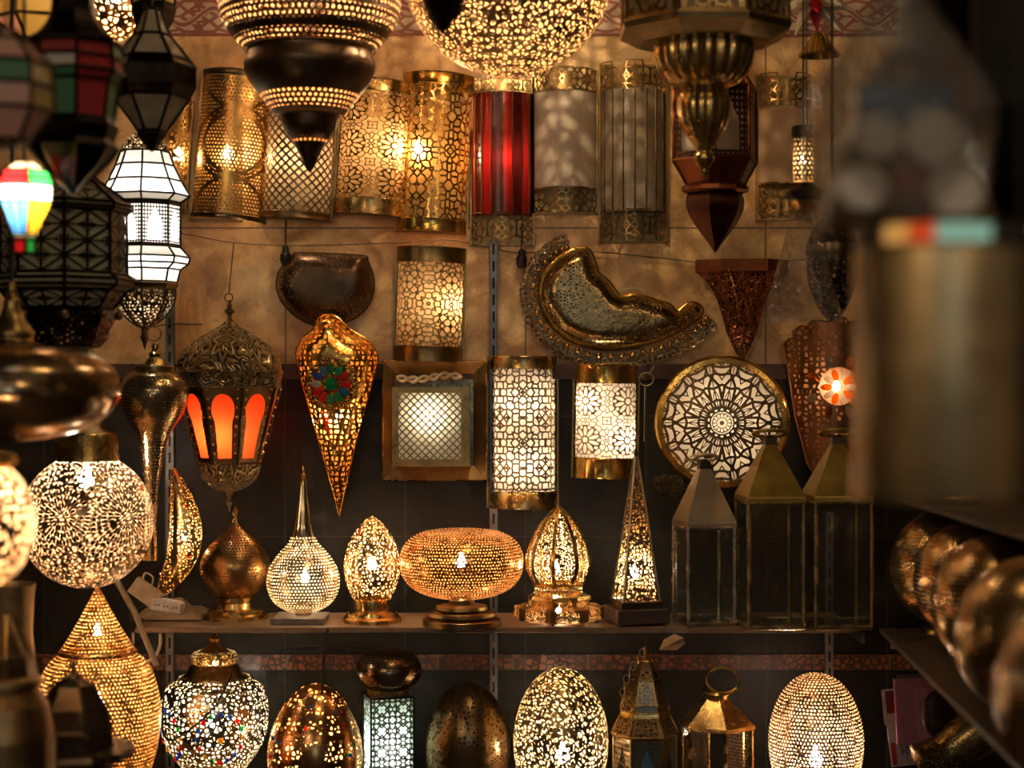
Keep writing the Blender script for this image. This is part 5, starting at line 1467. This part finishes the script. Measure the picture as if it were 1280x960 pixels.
def bag(name, lab, px, py, d, pts, depth=.5, mat=wrap, seg=40):
    t = T(name, lab, 'plastic bag', px, py, d)
    mb = MB(); mb.lathe(t.pf(pts), seg=seg, sy=depth)
    rn = random.Random(3); mb.v = [tuple(Vector(v)*(1+rn.uniform(-.012, .012))) for v in mb.v]
    mb.build('film', mat, t.o); return t
bg_ = bag('plastic_bag', 'clear crinkled plastic bag hanging in front of the trumpet sconce', 1004, 402, 2.7, [(1, 228), (6, 236), (14, 262), (24, 300), (34, 340), (44, 380), (50, 402)], .4)

mb = MB(); mb.tube([bg_.L(1004, 230), bg_.L(1004, 480-1.6/bg_.s)], .001, 5); mb.build('string', cordm, bg_.o)
# ---- foreground
t = T('hanging_lantern', 'large blurred foreground lantern with round opal glass discs inside plastic', 'lantern', 1125, 284, 1.35)
ph = -PI/2-PI/4-.10; Q = 1.414
facets(t, 'roof', [(10*Q, 60), (40*Q, 108)], 4, ph, metal('dull_dark_brass', (.16, .11, .06), .4))
t.lathe('cap_band', [(44*Q, 108), (56*Q, 116), (54*Q, 150), (46*Q, 154)], metal('dull_blue_black', (.05, .06, .065), .3), seg=4, phase=ph, sh=False)
facets(t, 'panel', [(50*Q, 148), (96*Q, 280)], 4, ph, metal('dull_dark_brass', (.16, .11, .06), .4))
frame(t, [(50*Q, 148), (96*Q, 280)], 4, ph, .0018, bronze)
og = milk('grey_opal', (.80, .74, .64), .2, .35); rd = milk('dark_red_disc', (.22, .03, .02), .2, .3)
for k in range(4):
    A0 = facet_pts(96*Q*t.s, 4*t.s, 4, ph); A1 = facet_pts(50*Q*t.s, (284-148)*t.s, 4, ph)
    lo_c = (A0[k]+A0[(k+1) % 4])/2; hi_c = (A1[k]+A1[(k+1) % 4])/2; tg = (A0[(k+1) % 4]-A0[k]).normalized()
    upv = (hi_c-lo_c).normalized(); nrm = tg.cross(upv).normalized()
    for (ox, py, r, mm) in ((-36, 180, 31, og), (38, 182, 41, og), (-58, 243, 33, og), (60, 250, 36, og), (0, 238, 26, rd)):
        f = (280-py)/132.; c2 = lo_c.lerp(hi_c, f)+tg*ox*t.s*.93+nrm*.002
        q = Matrix((tg, upv, nrm)).transposed(); m2 = MB(); r2 = r*.93*t.s
        m2.lathe([(r2, -.001), (r2*.9, .0015), (r2*.5, .0028), (0, .003)], seg=24); m2.v = [tuple(c2+q@Vector(v)) for v in m2.v]
        m2.build('opal_disc' if mm is og else 'red_disc', mm, t.o)
t.lathe('base', [(96*Q, 279), (97*Q, 283), (88*Q, 284)], iron, seg=4, phase=ph, sh=False)
hang(t, 60, 0, .002, -360)
film = thin_glass('foreground_film', (.88, .86, .82), .10, bumps=.03, dust=.12, fres=.9)
bag('plastic_bag', 'blurred clear plastic wrap around the foreground lantern', 1125, 285, 1.35, [(18, -30), (40, 10), (78, 70), (112, 118), (118, 150), (112, 210), (104, 260), (96, 285)], 1.0, film)
t = T('cylinder_lampshade', 'blurred tall brass cylinder lampshade in the right foreground', 'lampshade', 1178, 622, 1.3)
t.lathe('shade', [(108, 622), (110, 618), (109, 330), (108, 312)], metal('foreground_brass', (.85, .64, .32), .42, 30, .15, .3), seg=64)
gem = [milk('rim_amber', (.95, .6, .2), .8), milk('rim_red', (.9, .12, .04), .8), milk('rim_aqua', (.35, .75, .75), .8), milk('rim_brown', (.20, .12, .06), .3), milk('rim_dark', (.05, .04, .03), .1)]
RIM = {12: 0, 13: 1, 14: 2, 15: 2}
for k in range(20):
    a0 = 2*PI*k/20; mb = MB(); mb.lathe(t.pf([(108, 312), (108, 286)]), seg=4, phase=a0, a0=0, a1=2*PI/20); mb.build('rim_glass', gem[RIM.get(k, 4)], t.o)
t.lathe('top_rim', [(109, 283), (111, 286), (108, 288)], brassd); t.lathe('mid_rim', [(109, 310), (111, 312), (109, 315)], brassd)
t.bulb(1178, 300, .3, (1, .85, .65), r=.006, st=6)
t.lathe('top_plate', [(0, 284), (109, 284)], brassd)
hang(t, 284, 98, .002, -360)
t = T('hanging_lantern', 'very dark blurred lantern filling the upper right corner', 'lantern', 1250, 300, 1.6)
ph = -PI/2-.5
facets(t, 'panel', [(40, -220), (100, -120), (128, 0), (128, 150), (104, 235), (40, 285)], 8, ph, metal('soot_black', (.02, .017, .014), .45))
frame(t, [(40, -220), (100, -120), (128, 0), (128, 150), (104, 235), (40, 285)], 8, ph, .0022, metal('soot_bronze', (.05, .035, .02), .4))
t.lathe('drop', [(40, 284), (20, 292), (2, 300)], iron, seg=8, phase=ph, sh=False); hang(t, -220, 0, .003, -420)
t = T('pierced_pendant', 'blurred glowing yellow lamp at the right edge, half way up the dark lantern', 'pendant lamp', 1290, 330, 2.0)
t.lathe('shade', [(6, 240), (22, 255), (28, 285), (22, 315), (6, 330)], pierced('pierced_edge_pendant', (.6, .4, .15), lambda m: h_lace(m, 70, .12), .3, inner=(1, .7, .35)), smooth=True); t.bulb(1290, 290, .5, WARM, r=.008, st=15); hang(t, 240, 0, .0015)

# ---- rest each lamp exactly on its board
for o in list(bpy.data.objects):
    if o.parent is None and o.type == 'EMPTY' and o.get('category') in ('table lamp', 'table lantern', 'lantern', 'lamp') and 'globe_table' not in o.name:
        z = o.location.z
        if abs(z-zt) < .022 and o.location.y < -.05 and o.location.x < .75: o.location.z = zt
        elif abs(z-zl) < .03 and o.location.y > -.42: o.location.z = zl
# ---- pieces of pieces
SUBP = {'jewel': 'rosette_plate', 'stud': 'rosette_plate', 'glass_bead': 'shade', 'rivets': 'window_panel', 'ring_handle': 'cap', 'chain_link': 'finial',
        'bead': 'rim', 'looped_fringe': 'fringe_plate', 'foot_ball': 'foot', 'opal_disc': 'panel', 'socket_hole': 'body', 'small_digit': 'sheet', 'digits': 'sheet',
        'red_edge': 'sheet', 'red_panel': 'sheet', 'fold': 'cover', 'key_head': 'ring', 'petal_glass': 'shade', 'wire_loop': 'carton', 'rim_glass': 'shade', 'picture': 'card', 'glazing_bars': 'frame', 'boss': 'skirt'}
bn = lambda o: o.name.split('.')[0]
for r in [o for o in bpy.data.objects if o.parent is None and o.type == 'EMPTY']:
    kids = list(r.children)
    for k in kids:
        pn = SUBP.get(bn(k))
        if pn:
            c = [q for q in kids if bn(q) == pn]
            if c: k.parent = c[0]
GRP = {'wall_sconce': 'half-cylinder wall sconces', 'glass_candle_lantern': 'glass candle lanterns on the shelf', 'globe_table_lamp': 'brass globes on the side shelf',
       'egg_table_lamp': 'egg-shaped table lamps', 'hanging_lantern': 'hanging glass and metal lanterns', 'globe_pendant': 'pierced globe pendants', 'slotted_upright': 'slotted shelf uprights',
       'extension_cable': 'loose black cables', 'side_shelf': 'side shelves', 'dangling_socket': 'dangling bulb sockets', 'wall_shelf': 'wall shelves', 'pierced_pendant': 'small pierced pendants', 'domed_lantern': 'domed lanterns', 'plastic_bag': 'clear plastic bags'}
for o in bpy.data.objects:
    if o.parent is None and bn(o) in GRP and 'group' not in o: o['group'] = GRP[bn(o)]
